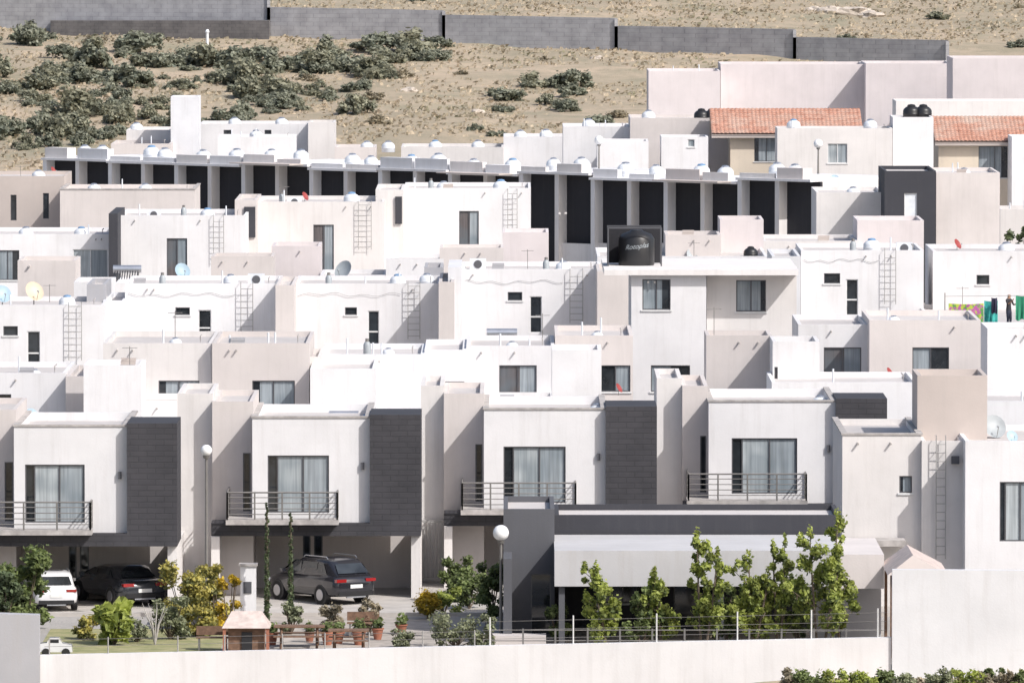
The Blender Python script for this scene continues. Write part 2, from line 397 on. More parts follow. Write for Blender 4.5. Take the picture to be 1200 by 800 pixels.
# ------------------------------------------------------------ roof equipment prototypes
def copy_tree(e,loc,rotz=0,scale=1):
    n=e.copy();COL.objects.link(n);n.location=loc;n.rotation_euler=(0,0,rotz);n.scale=(scale,)*3
    for c in [o for o in e.children]:
        cc=c.copy();COL.objects.link(cc);cc.parent=n
        for d in [o for o in c.children]:
            dd=d.copy();COL.objects.link(dd);dd.parent=cc
    return n
def proto_tank(kind):
    e=top('water_tank',(0,-50,0),{'w':'white domed water tank on a flat roof','k':'black plastic water tank on a flat roof','b':'pale tank with blue lid on a flat roof'}[kind],'water tank','rooftop water tanks')
    body={'w':'plw','k':'plk','b':'plw'}[kind];lid={'w':'silver','k':'plk','b':'plb'}[kind]
    mb=MB();mb.lathe((0,-50,0),[(.5,0),(.53,.05),(.52,.3),(.54,.33),(.52,.37),(.52,.5),(.48,.6),(.36,.72),(.22,.79)],M[body]);mb.obj('tank',e,smooth=True)
    mb=MB();mb.lathe((0,-50,0),[(.25,.78),(.26,.82),(.2,.88),(.05,.91)],M[lid]);mb.obj('lid',e,smooth=True)
    return e
TK={k:proto_tank(k) for k in 'wkb'};TU=set()
def put(pd,used,key,loc,rot=0,s=1,label=None):
    e=pd[key]
    if key not in used:
        used.add(key);e.location=loc;e.rotation_euler=(0,0,rot);e.scale=(s,)*3;n=e
    else: n=copy_tree(e,loc,rot,s)
    if label:n['label']=label
    return n
def tank(xp,zb,Y,k='w',s=1): return put(TK,TU,k,(PX(xp,Y),Y,zb),R.uniform(0,3),s)
def proto_dish(kind):
    nm={'g':'grey','r':'dull red','b':'pale blue','c':'beige'}[kind]
    e=top('satellite_dish',(0,-60,0),nm+' satellite dish on a short mast on a roof','satellite dish','rooftop satellite dishes')
    mt={'g':'dish','r':'red','b':'dishc','c':'dishb'}[kind]
    mb=MB();mb.tube([(0,-60,0),(0,-60,.55)],.025,M['steel'],6);mb.obj('mast',e)
    xf=Matrix.Translation((0,-60,.62))@Matrix.Rotation(math.radians(60),4,'X')
    mb=MB(xf);n=16;vs=[(0,0,0)];fs=[]
    for j in range(1,5):
        r=.42*j/4
        for k in range(n):
            t=2*math.pi*k/n;vs.append((r*math.cos(t),r*1.1*math.sin(t),r*r*.55))
    for k in range(n): fs.append((0,1+k,1+(k+1)%n))
    for j in range(3):
        for k in range(n):
            a=1+j*n+k;b=1+j*n+(k+1)%n;fs.append((a,a+n,b+n,b))
    mb.raw(vs,fs,M[mt]);mb.obj('reflector',e,smooth=True)
    mb=MB(xf);mb.tube([(0,-.42,.1),(0,-.2,.42)],.012,M['steel'],4);mb.tube([(0,-.2,.42),(0,-.14,.36)],.035,M['dish'],6);mb.obj('receiver_arm',e)
    return e
DI={k:proto_dish(k) for k in 'grbc'};DU=set()
def dish(xp,yp,Y,k='g',s=1,rot=0):
    return put(DI,DU,k,(PX(xp,Y),Y,PZ(yp,Y)-.62*s),rot,s)
# ------------------------------------------------------------ FRONT ROW
def front_house(i,Y,fx0,fx1,px1,wx0,wx1,bx0,bx1,sl,wl,wm,label):
    X=lambda x:PX(x,Y)
    e=top('house',(X((fx0+px1)/2),Y,0),label,'house','white houses with charcoal panels and balconies')
    mb=MB();zt=6.44
    block(mb,X(fx0),X(fx1),Y,Y+8,2.7,zt,M['white'],[(X(wx0),X(wx1),3.05,5.1)],par=.3,cope=M['cope'])
    Yw=Y+1.3;Xw=lambda x:PX(x,Yw)
    block(mb,Xw(wm),X(fx0)-.003,Yw,Y+8.2,0,6.95,M['beige'],[(Xw(sl[0]),min(Xw(sl[1]),X(fx0)-.06),3.0,5.1)],par=.2)
    Yv=Y+1.9;Xv=lambda x:PX(x,Yv)
    block(mb,Xv(wl),Xw(wm)-.004,Yv,Y+8.1,0,7.2,M['warm'],[],par=.2)
    Yr=Y+4.2
    doors=[(X(fx0)+1.7,X(fx0)+1.98,0.05,1.95),(X(fx0)+2.1,X(fx0)+2.42,0.05,1.95)]
    wall_holes(mb,X(fx0),X(px1)-.36,0,2.6,Yr,doors,M['beige'])
    mb.box(X(px1)-.35,X(px1)-.02,Y-.1,Y+8,0,2.235,M['warm'])
    mb.box(Xw(wm)+.02,Xw(wm)+.32,Y-.6,Y+1.29,0,2.236,M['warm'])
    mb.obj('wall',e)
    for d in doors:opening(e,d[0],d[1],d[2],d[3],Yr,'ddoor')
    opening(e,X(wx0),X(wx1),3.05,5.1,Y,'wide')
    opening(e,Xw(sl[0]),min(Xw(sl[1]),X(fx0)-.06),3.0,5.1,Yw,'slit')
    p=MB();block(p,X(fx1)+.003,X(px1),Y-.35,Y+3.2,2.24,6.58,M['char'],par=0)
    p.box(Xw(wm)+.01,X(fx1),Y-.352,Y+1.2,2.24,2.695,M['char']);p.obj('dark_panel',e)
    bl=MB();bl.box(X(bx0),X(bx1),Y-1.25,Y-.36,2.702,2.88,M['cope']);
    if bx0<fx0: bl.box(X(bx0),X(fx0)-.004,Y-.355,Y+1.29,2.70,2.87,M['cope'])
    b=bl.obj('balcony',e)
    r=MB();z0=2.88
    def run(p,q):
        p=Vector(p);q=Vector(q);L=(q-p).length;n=max(1,round(L/1.1))
        for k in range(n+1):
            c=p.lerp(q,k/n);r.box(c.x-.03,c.x+.03,c.y-.03,c.y+.03,z0,z0+.98,M['steel'])
        for z in(.2,.4,.6,.8,.98): r.tube([p+Vector((0,0,z)),q+Vector((0,0,z))],.017 if z<.9 else .03,M['steel'],5)
    a=(X(bx0)+.05,Y-1.2,z0);c=(X(bx1)-.05,Y-1.2,z0)
    run(a,c);run(c,(X(bx1)-.05,Y-.05,z0));run(a,(X(bx0)+.05,Y+(1.2 if bx0<fx0 else -.1),z0))
    r.obj('railing',b)
    lp=MB();lp.box(X(fx1)-.32,X(fx1)-.2,Y-.12,Y-.002,4.6,4.85,M['dgrey'])
    lp.obj('wall_light',e)
    HL.append((e,[(X(fx0),X(px1),Y,Y+8,zt)]));return e
FR=[(300,15,148,207,28,98,-12,108,(4,14),-80,-40,'white two-storey house with black panel above parked cars'),
(304.7,295,433,493,313,385,265,397,(284,293),207,248,'white two-storey house with balcony above dark parked car'),
(309.4,567,710,770,590,663,540,676,(557,566),493,520,'white two-storey house with balcony behind the gatehouse'),
(314,831,980,1040,858,935,805,946,(821,830),770,800,'white two-storey house with balcony beside the laddered house')]
for i,f in enumerate(FR): front_house(i,*f)
# right house
house('pale house with rooftop box and wall ladder',[(988,1081,510,301,9,'warm',1),(1081.3,1132,517,300.6,9,'warm'),(1132.5,1290,517,299,9,'white'),(1076,1158,440,303,4,'tan')],  # corner faces: shade of the left put into warm plaster, lit right white
 [(0,1055,1070,558,578,'curt'),(2,1173,1215,565,635,'wide')],[(1098,1109,300.6,519,655)])
mb=MB()
e=HL[-1][0];mb.box(PX(1000,300),PX(1062,300),299.6,300.9,PZ(640,300),PZ(633,300),M['cope']);mb.obj('canopy',e)
mb=MB();mb.box(PX(1117,300),PX(1126,300),300.4,300.59,PZ(545,300),PZ(536,300),M['dgrey']);mb.obj('wall_light',e)
# ------------------------------------------------------------ ROW B
house('white house with tall plain roof box',[(-60,76,437,345,8,'white'),(76,101,441,344,8,'beige'),(97,165,428,339,4,'white')],[(0,-5,12,462,479,'dark')])
house('off-white house with curtained upper window',[(120,247.5,402,346,9,'warm'),(150,247,470,341,5,'white')],[(0,185,233,446,480,'curt')])
house('beige house with curtained upper window',[(248,362,402,345.5,9,'beige'),(340,376,418,347,6,'warm')],[(0,295,345,446,480,'curt')])
house('white house with wide parapet terrace',[(376,497,415,350,8,'cool'),(497.3,546,410,351,8,'white'),(363,440,432,343,7,'white')],[(1,499,544,447,471,'curt')])
house('white house with dark curtained window',[(546.3,650,405,352,8,'white'),(560,650,472,345,7,'white'),(647,705,410,338,4,'white')],[(0,585,629,428,472,'brown')])
house('beige house beside a plain white box',[(650.5,742,393,354,8,'beige')],[(0,704,739,428,459,'curt')])
house('three-storey white house with thin roof slab',[(740,828,322,366,9,'white'),(828.5,934,322,367,9,'warm')],[(0,753,786,327,363,'curt'),(1,863,898,328,365,'curt'),(0,763,809,428,459,'curt')],pipes=False)
e=HL[-1][0];mb=MB();mb.box(PX(708,365.6),PX(936,365.6),365.65,376.5,PZ(322,366)+.003,PZ(315.5,366),M['warm']);mb.obj('roof',e)
house('pair of plain roof boxes on a beige house',[(828,905,393,346,4,'beige'),(906,961,400,342,4,'white')],[(1,908,912,430,472,'slit')],pipes=False)
house('white house with dark upper window',[(936,1019,380,356,8,'white')],[(0,966,1010,407,443,'brown')])
house('beige house with curtained upper window and terrace',[(1019.5,1150,375,354,8,'beige'),(1158,1260,385,347,5,'white')],[(0,1070,1113,407,442,'curt')])
house('low white house with long blank parapet',[(905,1076,448,336,7,'white')])
house('low cool-white house behind the tan roof box',[(1140,1290,470,325,7,'cool')],[])
# ------------------------------------------------------------ ROW C
def wav(x0,x1,y,a=1.6): return [(x0+(x1-x0)*k/18,y+a*math.sin(k*1.3+x0)+a*.8*math.sin(k*.47+x0)) for k in range(19)]
house('white house with service door and roof ladder',[(-80,121,357,402,8,'white'),(101,123,333,409,6,'grey')],[(0,3,20,382,393,'dark'),(0,31,46,388,434,'door')],[(80,95,402,360,422)])
house('white house with small door ladder and grey stub wall',[(146,326,332,410,8,'white'),(120,145.5,352,408,8,'cool'),(322.5,344,334,405,9,'beige'),(247,320,300,440,4,'beige'),(318,375,288,446,5,'pink')],[(0,205,222,360,369,'dark'),(0,232,247,363,401,'door')],[(282,296,410,336,393)],[(410,wav(150,275,345))])
house('white house with small door ladder and drooping cable',[(344.5,516,332,410,8,'white'),(497,519,313,418,5,'grey'),(514,532,330,406,9,'beige')],[(0,404,418,360,369,'dark'),(0,431,444,364,408,'door')],[(478,492,410,336,397)],[(410,wav(348,470,345))])
house('white house with ladder beside tall neighbour',[(541,705,315,413,8,'white'),(525,540.6,313,409,8,'cool'),(515,590,290,440,4,'beige'),(589,643,272,446,5,'pink')],[(0,595,612,342,352,'dark'),(0,621,635,347,390,'door')],[(668,683,413,320,378)],[(413,wav(545,660,330))])
house('off-white rear house between taller blocks',[(700,742,318,405,8,'beige'),(780,845,275,430,5,'beige'),(844,895,257,434,5,'pink'),(700,900,300,425,10,'white')])
house('white house with door lintel and roof ladder',[(939,1083,293,415,8,'white'),(905,938.6,300,411,8,'cool'),(895,1006,282,445,8,'warm'),(1005,1083,258,446,6,'pink')],[(0,966,985,320,332,'dark'),(0,992,1006,327,370,'door')],[(1037,1050,415,297,356)],[(415,wav(942,1030,305))])
house('white house with terrace and hanging laundry',[(1094,1280,294,418,8,'white'),(1100,1280,383,398,21,'white')],[(0,1145,1160,322,333,'dark'),(0,1206,1222,328,378,'door')])
# ------------------------------------------------------------ ROW D
house('white house with pale curtained windows',[(-80,129,274,478,9,'white'),(20,88,305,432,5,'beige'),(86,130,330,425,5,'white')],[(0,-5,22,293,328,'curt'),(0,85,126,292,334,'pale')])
house('white house with dark tall window and ladder',[(138,288,252,480,9,'white'),(127,137.5,250,476,9,'charp'),(135,250,331,440,6,'white')],[(0,195,219,279,329,'brown')],[(250,262,480,256,306)])
house('warm white house with dark tall window and ladder',[(301,450,236,488,9,'warm'),(275,300.5,234,485,9,'beige'),(375,452,322,440,6,'white')],[(0,367,391,263,319,'brown')],[(420,435,488,240,292)])
e=HL[-1][0];mb=MB();mb.box(PX(286,485),PX(299,485),484.9,484.97,PZ(278,485),PZ(242,485),M['charp']);mb.obj('dark_panel',e)
house('bright white house with tall window and ladder',[(473,622,220,495,9,'white'),(440,472.5,222,491,9,'warm'),(452,520,303,440,6,'white')],[(0,538,561,247,290,'brown')],[(595,606,495,226,272)])
e=HL[-1][0];mb=MB();mb.box(PX(463,491),PX(471,491),490.9,490.97,PZ(262,491),PZ(230,491),M['charp']);mb.obj('dark_panel',e)
house('long low beige house with blank wall',[(70,228,222,520,9,'beige',1),(-60,75,206,526,9,'tan')],[(1,12,19,228,258,'slit'),(1,50,57,226,256,'slit')])
house('grey and charcoal house with blank pane',[(1097.4,1172,202,514,9,'beige'),(1037,1097,200,513,9,'charp'),(957,1036.6,225,518,9,'warm')],[(1,1060,1075,226,259,'white')])
# ------------------------------------------------------------ ROW E (oblique terrace with dark recesses)
A=Vector((PX(60,584),584,0));B=Vector((PX(962,541),541,0))
d=(B-A);Lt=d.length;ang=math.atan2(d.y,d.x)
XF=Matrix.Translation(A)@Matrix.Rotation(ang,4,'Z')
nb=22;bw=Lt/nb
for h in range(nb//2):
    loc=XF@Vector(((h*2+1)*bw,0,0))
    e=top('house',loc,'terraced house with dark recessed bays and flat roof','house','terrace of houses with dark recessed bays')
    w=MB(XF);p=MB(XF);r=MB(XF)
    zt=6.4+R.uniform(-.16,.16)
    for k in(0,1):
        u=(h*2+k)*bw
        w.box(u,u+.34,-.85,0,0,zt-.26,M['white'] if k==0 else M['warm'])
        p.box(u+.341,u+bw-.001,-.02,.2,0,zt-.27,M['black'])  # black sheet backs each bay and darkens it by colour alone
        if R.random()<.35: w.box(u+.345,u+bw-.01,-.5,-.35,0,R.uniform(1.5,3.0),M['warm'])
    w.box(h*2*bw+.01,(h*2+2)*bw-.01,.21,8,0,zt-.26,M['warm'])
    w.obj('wall',e);p.obj('dark_panel',e)
    r.box(h*2*bw-.05,(h*2+2)*bw-.06,-1.0,8.1,zt-.255,zt-.1,M['white'])
    for k in(0,1):
        u=(h*2+k)*bw;hh=R.choice([.2,.45,.6]);r.box(u+.05,u+bw-R.choice([.2,.9]),-.7,-.5+R.uniform(0,.8),zt-.099,zt+hh,M[R.choice(['cool','warm','white','beige'])])
    if h in(3,6,9): r.box(h*2*bw+.3,(h*2+2)*bw-.4,-2.4,-1.02,zt-.13,zt-.06,M['tan'])
    r.obj('roof',e)
    for k in range(2):
        q=XF@Vector((h*2*bw+.9+k*2.3+R.uniform(-.3,.3),R.uniform(1.0,2.5),zt-.1))
        n=put(TK,TU,R.choice('wwwb'),q,R.uniform(0,3),R.uniform(.9,1.1))
# ------------------------------------------------------------ behind row E
house('distant white house with tall chimney-like box',[(200,233,113,606,4,'cool'),(148,200,152,610,8,'warm'),(233,362,145,612,8,'white'),(361,392,143,608,6,'warm')],[(2,262,272,152,160,'dark'),(2,310,318,152,160,'dark')])
house('distant low white house',[(255,345,160,600,6,'white'),(392,440,172,600,6,'beige')],[])
house('distant low beige house',[(130,200,168,602,8,'beige'),(60,128,185,600,6,'warm')],[])
house('distant white flat-roofed house',[(590,668,160,605,8,'white'),(470,590,172,600,8,'warm')],[])
house('distant white house with stepped parapets',[(660,738,148,592,8,'white'),(738.5,862,138,588,9,'beige'),(700,760,165,580,5,'white'),(775,830,160,580,5,'white')],[(3,806,814,163,172,'pale')])
house('pink apartment block with blank walls',[(760,844,83,650,9,'pink'),(844.5,1014,75,655,9,'pink'),(1014.5,1116,74,652,9,'pink'),(1116.5,1290,68,640,9,'pink')],[])
house('low pale wall-like house on the hill foot',[(1050,1290,118,625,6,'warm')],[])
def tiled(xl,xr,ye,yr,Y,dp,par):
    mb=MB();x0,x1=PX(xl,Y),PX(xr,Y);z0=PZ(ye,Y);z1=PZ(yr,Y+dp)
    n=int((x1-x0)/.06);vs=[];fs=[];rows=12
    for j in range(rows+1):
        for lay in (0,1):
            t=j/rows
            for i in range(n+1):
                x=x0+(x1-x0)*i/n
                vs.append((x,Y+dp*t,z0+(z1-z0)*t+.05*abs(math.sin((x-x0)*math.pi/.28))+(.05 if lay else 0)))
    W=n+1
    for j in range(rows):
        a=(2*j+1)*W;b=(2*j+2)*W
        for i in range(n): fs.append((a+i,a+i+1,b+i+1,b+i))
        a=(2*j+2)*W;b=(2*j+3)*W
        for i in range(n): fs.append((a+i,a+i+1,b+i+1,b+i))
    mb.raw(vs,fs,M['tile'])
    mb.box(x0,x1,Y+.05,Y+.2,z0-.25,z0-.02,M['tan']);mb.face([(x0,Y,z0-.05),(x1,Y,z0-.05),(x1,Y+dp,z1-.05),(x0,Y+dp,z1-.05)],M['tan'])
    mb.face([(x0,Y+dp,z0-.3),(x1,Y+dp,z0-.3),(x1,Y+dp,z1),(x0,Y+dp,z1)],M['cream'])
    mb.obj('tiled_roof',par,smooth=False)
e,_=house('cream house with orange clay tile roof',[(856,925,160,582,8,'cream')],[(0,884,913,161,189,'curt')],pipes=False)
tiled(834,1012,157,128,581.4,6,e)
house('white house with roof terrace and curtained window',[(911,1046,150,574,5,'warm'),(1046.5,1094,137,576,5,'white')],[(0,970,993,168,191,'pale')])
e,_=house('cream house with clay tile roof and balcony window',[(1100,1290,168,583,8,'cream'),(1186,1290,160,578,5,'white')],[(0,1147,1185,171,208,'curt')],pipes=False)
tiled(1096,1290,166,137,582.4,6,e)
house('low white house near the hill foot',[(1172.5,1290,245,530,6,'warm')],[])
# ------------------------------------------------------------ roof clutter
def on(xp,yp_base,Y,k='w',s=.8): tank(xp,PZ(yp_base,Y),Y,k,s)
for a in [(78,362,406,'b',.75),(162,340,414,'b',.6),(270,336,415,'w',.7),(466,337,415,'b',.75),(500,335,415,'w',.7),(660,320,418,'w',.7),
 (243,258,484,'b',.8),(412,241,492,'b',.9),(587,226,500,'b',.9),(520,226,500,'w',.8),(700,490,313,'w',.6),(430,503,308,'b',.6),(962,480,318,'w',.6),
 (1022,296,420,'b',.8),(1180,300,424,'w',.8),(40,445,349,'w',.5),(205,408,350,'w',.5),(455,420,354,'w',.5),(600,412,356,'w',.5),
 (1048,382,358,'w',.5),(700,400,358,'w',.5),(868,330,372,'w',.6),(880,303,430,'k',.7),
 (30,280,482,'w',.8),(95,280,482,'b',.8),(110,228,526,'w',.8),(45,212,530,'w',.8),(170,228,526,'w',.8),
 (1130,210,520,'w',.8),(1000,232,524,'w',.8),(822,142,592,'k',1),(834,142,592,'k',1),(1068,139,580,'k',1.1),(1082,139,580,'k',1.1),
 (760,142,592,'w',.9),(690,152,596,'w',.9),(640,164,609,'w',.9),(560,177,604,'w',.9),(510,177,604,'b',.9),(430,178,604,'w',.9),(930,153,578,'b',.9),(1020,153,578,'w',.9),
 (160,156,614,'w',.9),(275,150,616,'w',.9),(330,150,616,'w',.9),(300,165,604,'w',.9),(455,178,603,'w',.9),(610,165,608,'w',.9),(1110,160,590,'b',.9)]: on(*a)
for a in [(39,342,404,'c',1.1,.5),(213,318,448,'b',1,.4),(403,317,430,'g',1.15,-.6),(36,488,330,'b',.7,.6),(62,200,540,'r',.6,1.1),(357,230,494,'r',.6,1),
 (1122,286,424,'r',.6,1),(725,455,340,'r',.45,1.1),(1043,437,345,'r',.5,1.1),(1166,501,304,'g',1.0,.3),(2,345,404,'b',1,.4),(1187,512,301.5,'b',.5,.4),(978,212,545,'b',.9,0),(970,165,580,'b',1,0),(812,300,430,'g',.9,.5),(540,318,418,'g',.8,-.4)]: dish(*a)
def antenna(x,y,z,h):
    e=top('tv_antenna',(x,y,z),'thin metal television antenna mast on a roof','antenna','rooftop antennas')
    mb=MB();mb.tube([(x,y,z),(x,y,z+h)],.015,M['steel'],5);mb.obj('mast',e)
    mb=MB();mb.tube([(x-.3,y,z+h*.93),(x+.3,y+.2,z+h*.93)],.01,M['steel'],4)
    for k in range(5): mb.tube([(x-.26+k*.13,y-.2,z+h*.93),(x-.26+k*.13,y+.3,z+h*.93)],.008,M['steel'],4)
    mb.obj('aerial',e)
RA=random.Random(5)
RF2=[r for r in RF if 330<r[2]<530]
for k in range(10):
    r=RF2[(k*5+2)%len(RF2)];antenna(RA.uniform(r[0]+.3,r[1]-.3),RA.uniform(r[2]+.5,r[3]-.5),r[4],RA.uniform(.8,1.3))
for k in range(14):
    r=RF2[(k*7+1)%len(RF2)];x=RA.uniform(r[0]+.6,r[1]-.6);y=RA.uniform(r[2]+.5,r[2]+2);z=r[4]
    mb2=MB()
    for j in range(3): mb2.box(x-.3+.02*j,x+.28+.02*j,y-.18,y+.18,z+.14*j+.003,z+.14*j+.135,M['grey' if k%2 else 'tan'])
    tag(mb2.obj('block_stack',origin=(x,y,z)),'small stack of building blocks on a flat roof','building blocks','building blocks left on roofs')
def solar(xp,yp,Y,label,S=1):
    e=top('solar_water_heater',(PX(xp,Y),Y,PZ(yp,Y)),label,'solar water heater','rooftop solar water heaters')
    x,y,z=e.location
    mb=MB()
    for k in range(10): mb.tube([(x+(-.7+k*.13)*S,y-.7*S,z+.1*S),(x+(-.7+k*.13)*S,y+.3*S,z+.45*S)],.03*S,M['plk'],5)
    mb.obj('collector_tubes',e)
    mb=MB();mb.tube([(x-.8*S,y+.4*S,z+.55*S),(x+.65*S,y+.4*S,z+.55*S)],.2*S,M['silver'],12);mb.obj('tank',e,smooth=True)
    mb=MB()
    for k in(-.6*S,.5*S): mb.tube([(x+k,y-.7*S,z),(x+k,y+.5*S,z+.4*S),(x+k,y+.5*S,z)],.02,M['steel'],4)
    mb.obj('frame',e)
solar(590,404,403,'silver solar water heater on a white roof')
solar(620,490,318,'silver solar water heater behind a balcony house',.75)
solar(404,500,312,'silver solar water heater on a white roof',.75)
solar(150,328,438,'silver solar water heater on a low roof')
def ac(xp,yp,Y,s=1):
    e=top('air_conditioning_unit',(PX(xp,Y),Y,PZ(yp,Y)),'small pale air conditioning unit on a flat roof','air conditioner','rooftop air conditioning units')
    x,y,z=e.location
    mb=MB();mb.box(x-.4*s,x+.4*s,y-.2,y+.2,z+.05,z+.6*s,M['plw']);mb.obj('casing',e)
    mb=MB();mb.xf=Matrix.Translation((x,y-.21,z+.33*s))@Matrix.Rotation(math.pi/2,4,'X');mb.lathe((0,0,0),[(.2*s,0),(.2*s,.02)],M['dgrey'],14);mb.obj('fan_grille',e)
for a in [(300,335,414),(560,317,418),(180,258,484),(345,243,492),(1060,298,420)]: ac(*a)
def gas(xp,yp,Y):
    e=top('gas_cylinder',(PX(xp,Y),Y,PZ(yp,Y)),'grey gas cylinder standing on a flat roof','gas cylinder','rooftop gas cylinders')
    mb=MB();mb.lathe(e.location,[(.13,0),(.16,.06),(.16,.6),(.1,.72),(.05,.76)],M['dish'],10);mb.obj('tank',e,smooth=True)
    mb=MB();mb.lathe(Vector(e.location)+Vector((0,0,.74)),[(.08,0),(.08,.12),(.02,.13)],M['steel'],8);mb.obj('valve',e)
for a in [(190,340,413),(385,340,413),(640,322,416),(430,421,353),(505,226,499),(330,242,492),(215,258,484),(1000,300,419)]: gas(*a)
# black tank enclosure with lettering
x0,x1,Y=PX(712,369),PX(776,369),369;zb=PZ(315.5,366);zh=PZ(266,369)
e=top('roof_screen',((x0+x1)/2,Y,zb),'black open screen frame standing on the roof slab','screen')
mb=MB()
for x in(x0,x1-.06):
    for y in(Y,Y+2): mb.box(x,x+.06,y,y+.06,zb,zh,M['dgrey'])
for y in(Y,Y+2): mb.box(x0+.06,x1-.06,y,y+.05,zh-.06,zh,M['dgrey'])
mb.obj('frame',e);mb=MB();mb.box(x0+.05,x1-.05,Y+1.95,Y+1.98,zb+.05,zh-.06,M['black']);mb.box(x0+.02,x0+.05,Y+.05,Y+1.94,zb+.05,zh-.06,M['black']);mb.obj('panel',e)
tx=PX(746,370);tr=.78
e=top('water_tank',(tx,370,zb),'large black water tank with white lettering','water tank')
mb=MB();mb.lathe((tx,370,zb),[(.76,0),(.78,.05),(.78,1.15),(.65,1.35),(.3,1.48),(.25,1.54)],M['plk'],28);mb.obj('tank',e,smooth=True)
cu=bpy.data.curves.new('lettering','FONT');cu.body='Rotoplas';cu.size=.3;cu.align_x='CENTER';cu.extrude=.004;cu.shear=.4
to=bpy.data.objects.new('t',cu);COL.objects.link(to);bpy.context.view_layer.update()
dg=bpy.context.evaluated_depsgraph_get();me=bpy.data.meshes.new_from_object(to.evaluated_get(dg));bpy.data.objects.remove(to)
for v in me.vertices:
    a=v.co.x/tr;rr=tr+.01+v.co.z;v.co=Vector((math.sin(a)*rr,-math.cos(a)*rr,.75+v.co.y+.12*v.co.x))
me.materials.clear();me.materials.append(M['dish']);lo=bpy.data.objects.new('lettering',me);COL.objects.link(lo);lo.parent=e
# ------------------------------------------------------------ GATEHOUSE
e=top('gatehouse',(PX(700,290),290,0),'charcoal gatehouse with pale canopy behind young trees','gatehouse')
g=lambda x,Y:PX(x,Y)
mb=MB();block(mb,g(590,289),g(650,289),289,295,0,PZ(597,289),M['dgrey'],[(g(622,289),g(646,289),.05,2.15)],par=.2)
block(mb,g(650,292)+.004,g(986,292),292,297,0,PZ(604,292),M['charp'],[(g(700,292),g(760,292),.9,2.1),(g(790,292),g(850,292),.05,2.1),(g(880,292),g(935,292),.9,2.1)],par=.2)
mb.box(g(590,288.7),g(600,288.7),286,288.99,0,2.9,M['dgrey'])
mb.obj('wall',e)
opening(e,g(622,289),g(646,289),.05,2.15,289,'ddoor');opening(e,g(700,292),g(760,292),.9,2.1,292,'dark');opening(e,g(790,292),g(850,292),.05,2.1,292,'ddoor');opening(e,g(880,292),g(935,292),.9,2.1,292,'dark')
mb=MB();mb.box(g(650,285),g(985,285),285,291.9,PZ(688,285),PZ(646,285),M['canopy']);mb.box(g(985,285)+.002,g(1037,285),284.8,291.9,PZ(690,285),PZ(650,285),M['beige']);mb.obj('canopy',e)
for x in(655,700,842,980): mb=MB();mb.box(g(x,285.3),g(x+7,285.3),285.2,285.5,0,PZ(688,285)-.003,M['dgrey']);mb.obj('column',e)
mb=MB();mb.box(g(950,287),g(1034,287),287,287.2,0,PZ(690,285)-.004,M['grey']);mb.obj('side_wall',e)
# gable shelter
e=top('garden_shelter',(PX(1072,282),282,0),'small shelter with pale pitched roof behind white wall','shelter')
mb=MB();x0,x1=PX(1040,282),PX(1112,282);ze=PZ(672,282);zr=PZ(650,282);xm=(x0+x1)/2-.15
mb.face([(x0,281,ze),(xm,281.6,zr),(xm,286,zr),(x0,286,ze)],M['pinkr']);mb.face([(xm,281.6,zr),(x1,281,ze),(x1,286,ze),(xm,286,zr)],M['pinkr']);mb.face([(x0,281,ze),(x1,281,ze),(xm,281.6,zr)],M['tan']);mb.obj('roof',e)
for x in(x0+.1,x1-.2):
    for y in(281.3,285.7): mb=MB();mb.box(x,x+.1,y,y+.1,0,ze,M['wood']);mb.obj('leg',e)
# perimeter walls
def slantwall(label,xa,Ya,za,xb,Yb,zb,t,mat,zbot=-3.5):
    mb=MB()
    mb.raw([(xa,Ya,zbot),(xb,Yb,zbot),(xb,Yb+t,zbot),(xa,Ya+t,zbot),(xa,Ya,za),(xb,Yb,zb),(xb,Yb+t,zb),(xa,Ya+t,za)],[(0,1,5,4),(1,2,6,5),(2,3,7,6),(3,0,4,7),(4,5,6,7)],mat)
    return tag(mb.obj('perimeter_wall',origin=((xa+xb)/2,(Ya+Yb)/2,zbot)),label,'wall')
YW=276.5
slantwall('long low white plastered perimeter wall below the garden',PX(45,YW),YW,PZ(769,YW),PX(1046,YW),YW,PZ(748,YW),.25,M['white'])
slantwall('tall pale wall section with vertical joint',PX(1047,YW-.1),YW-.1,PZ(668,YW),PX(1330,YW),YW-.1,PZ(670,YW),.35,M['cool'])
slantwall('grey-blue wall pier coloured as if in shade',PX(-80,YW),YW-.3,PZ(717,YW),PX(45,YW)-.01,YW-.3,PZ(721,YW),.6,M['grey'])  # the pier's shade is put into its grey colour
# fences
def fence(x0,y0,x1,y1,Y,posts,label,h=1.0,rails=(.25,.55,.85),mt='lad',rad=.025):
    e=top('fence',(PX(posts[0],Y),Y,0),label,'fence')
    pr=MB()
    def zt(x): return PZ(y0+(y1-y0)*(x-x0)/(x1-x0),Y)
    for k,x in enumerate(posts):
        p=MB();p.tube([(PX(x,Y),Y,zt(x)-.1),(PX(x,Y),Y,zt(x)+h)],rad,M[mt],6);p.obj('post',e)
    for r in rails: pr.tube([(PX(x0,Y),Y,zt(x0)+r*h),(PX(x1,Y),Y,zt(x1)+r*h)],.007,M['steel'],4)
    pr.obj('wire',e)
fence(565,759,1040,748,YW+.12,[574,672,770,865,952,1030],'wire fence on white posts on top of the wall',.95,mt='walu',rad=.028)
fence(50,769,560,759,YW+.12,[56,125,207,262,330,380,432,495,556],'low wire fence on top of the garden wall',.55,(.5,.9),mt='lad')
e=top('railing_fence',(PX(800,282),282,0),'low dark metal railing in front of the gatehouse','fence');mb=MB()
for z in(.3,.6,.95): mb.tube([(PX(575,281),281,z),(PX(1035,281),281,z)],.018,M['steel'],5)
mb.obj('rail',e);x=575
while x<1036: mb=MB();mb.box(PX(x,281)-.03,PX(x,281)+.03,280.97,281.03,0,1,M['steel']);mb.obj('post',e);x+=38
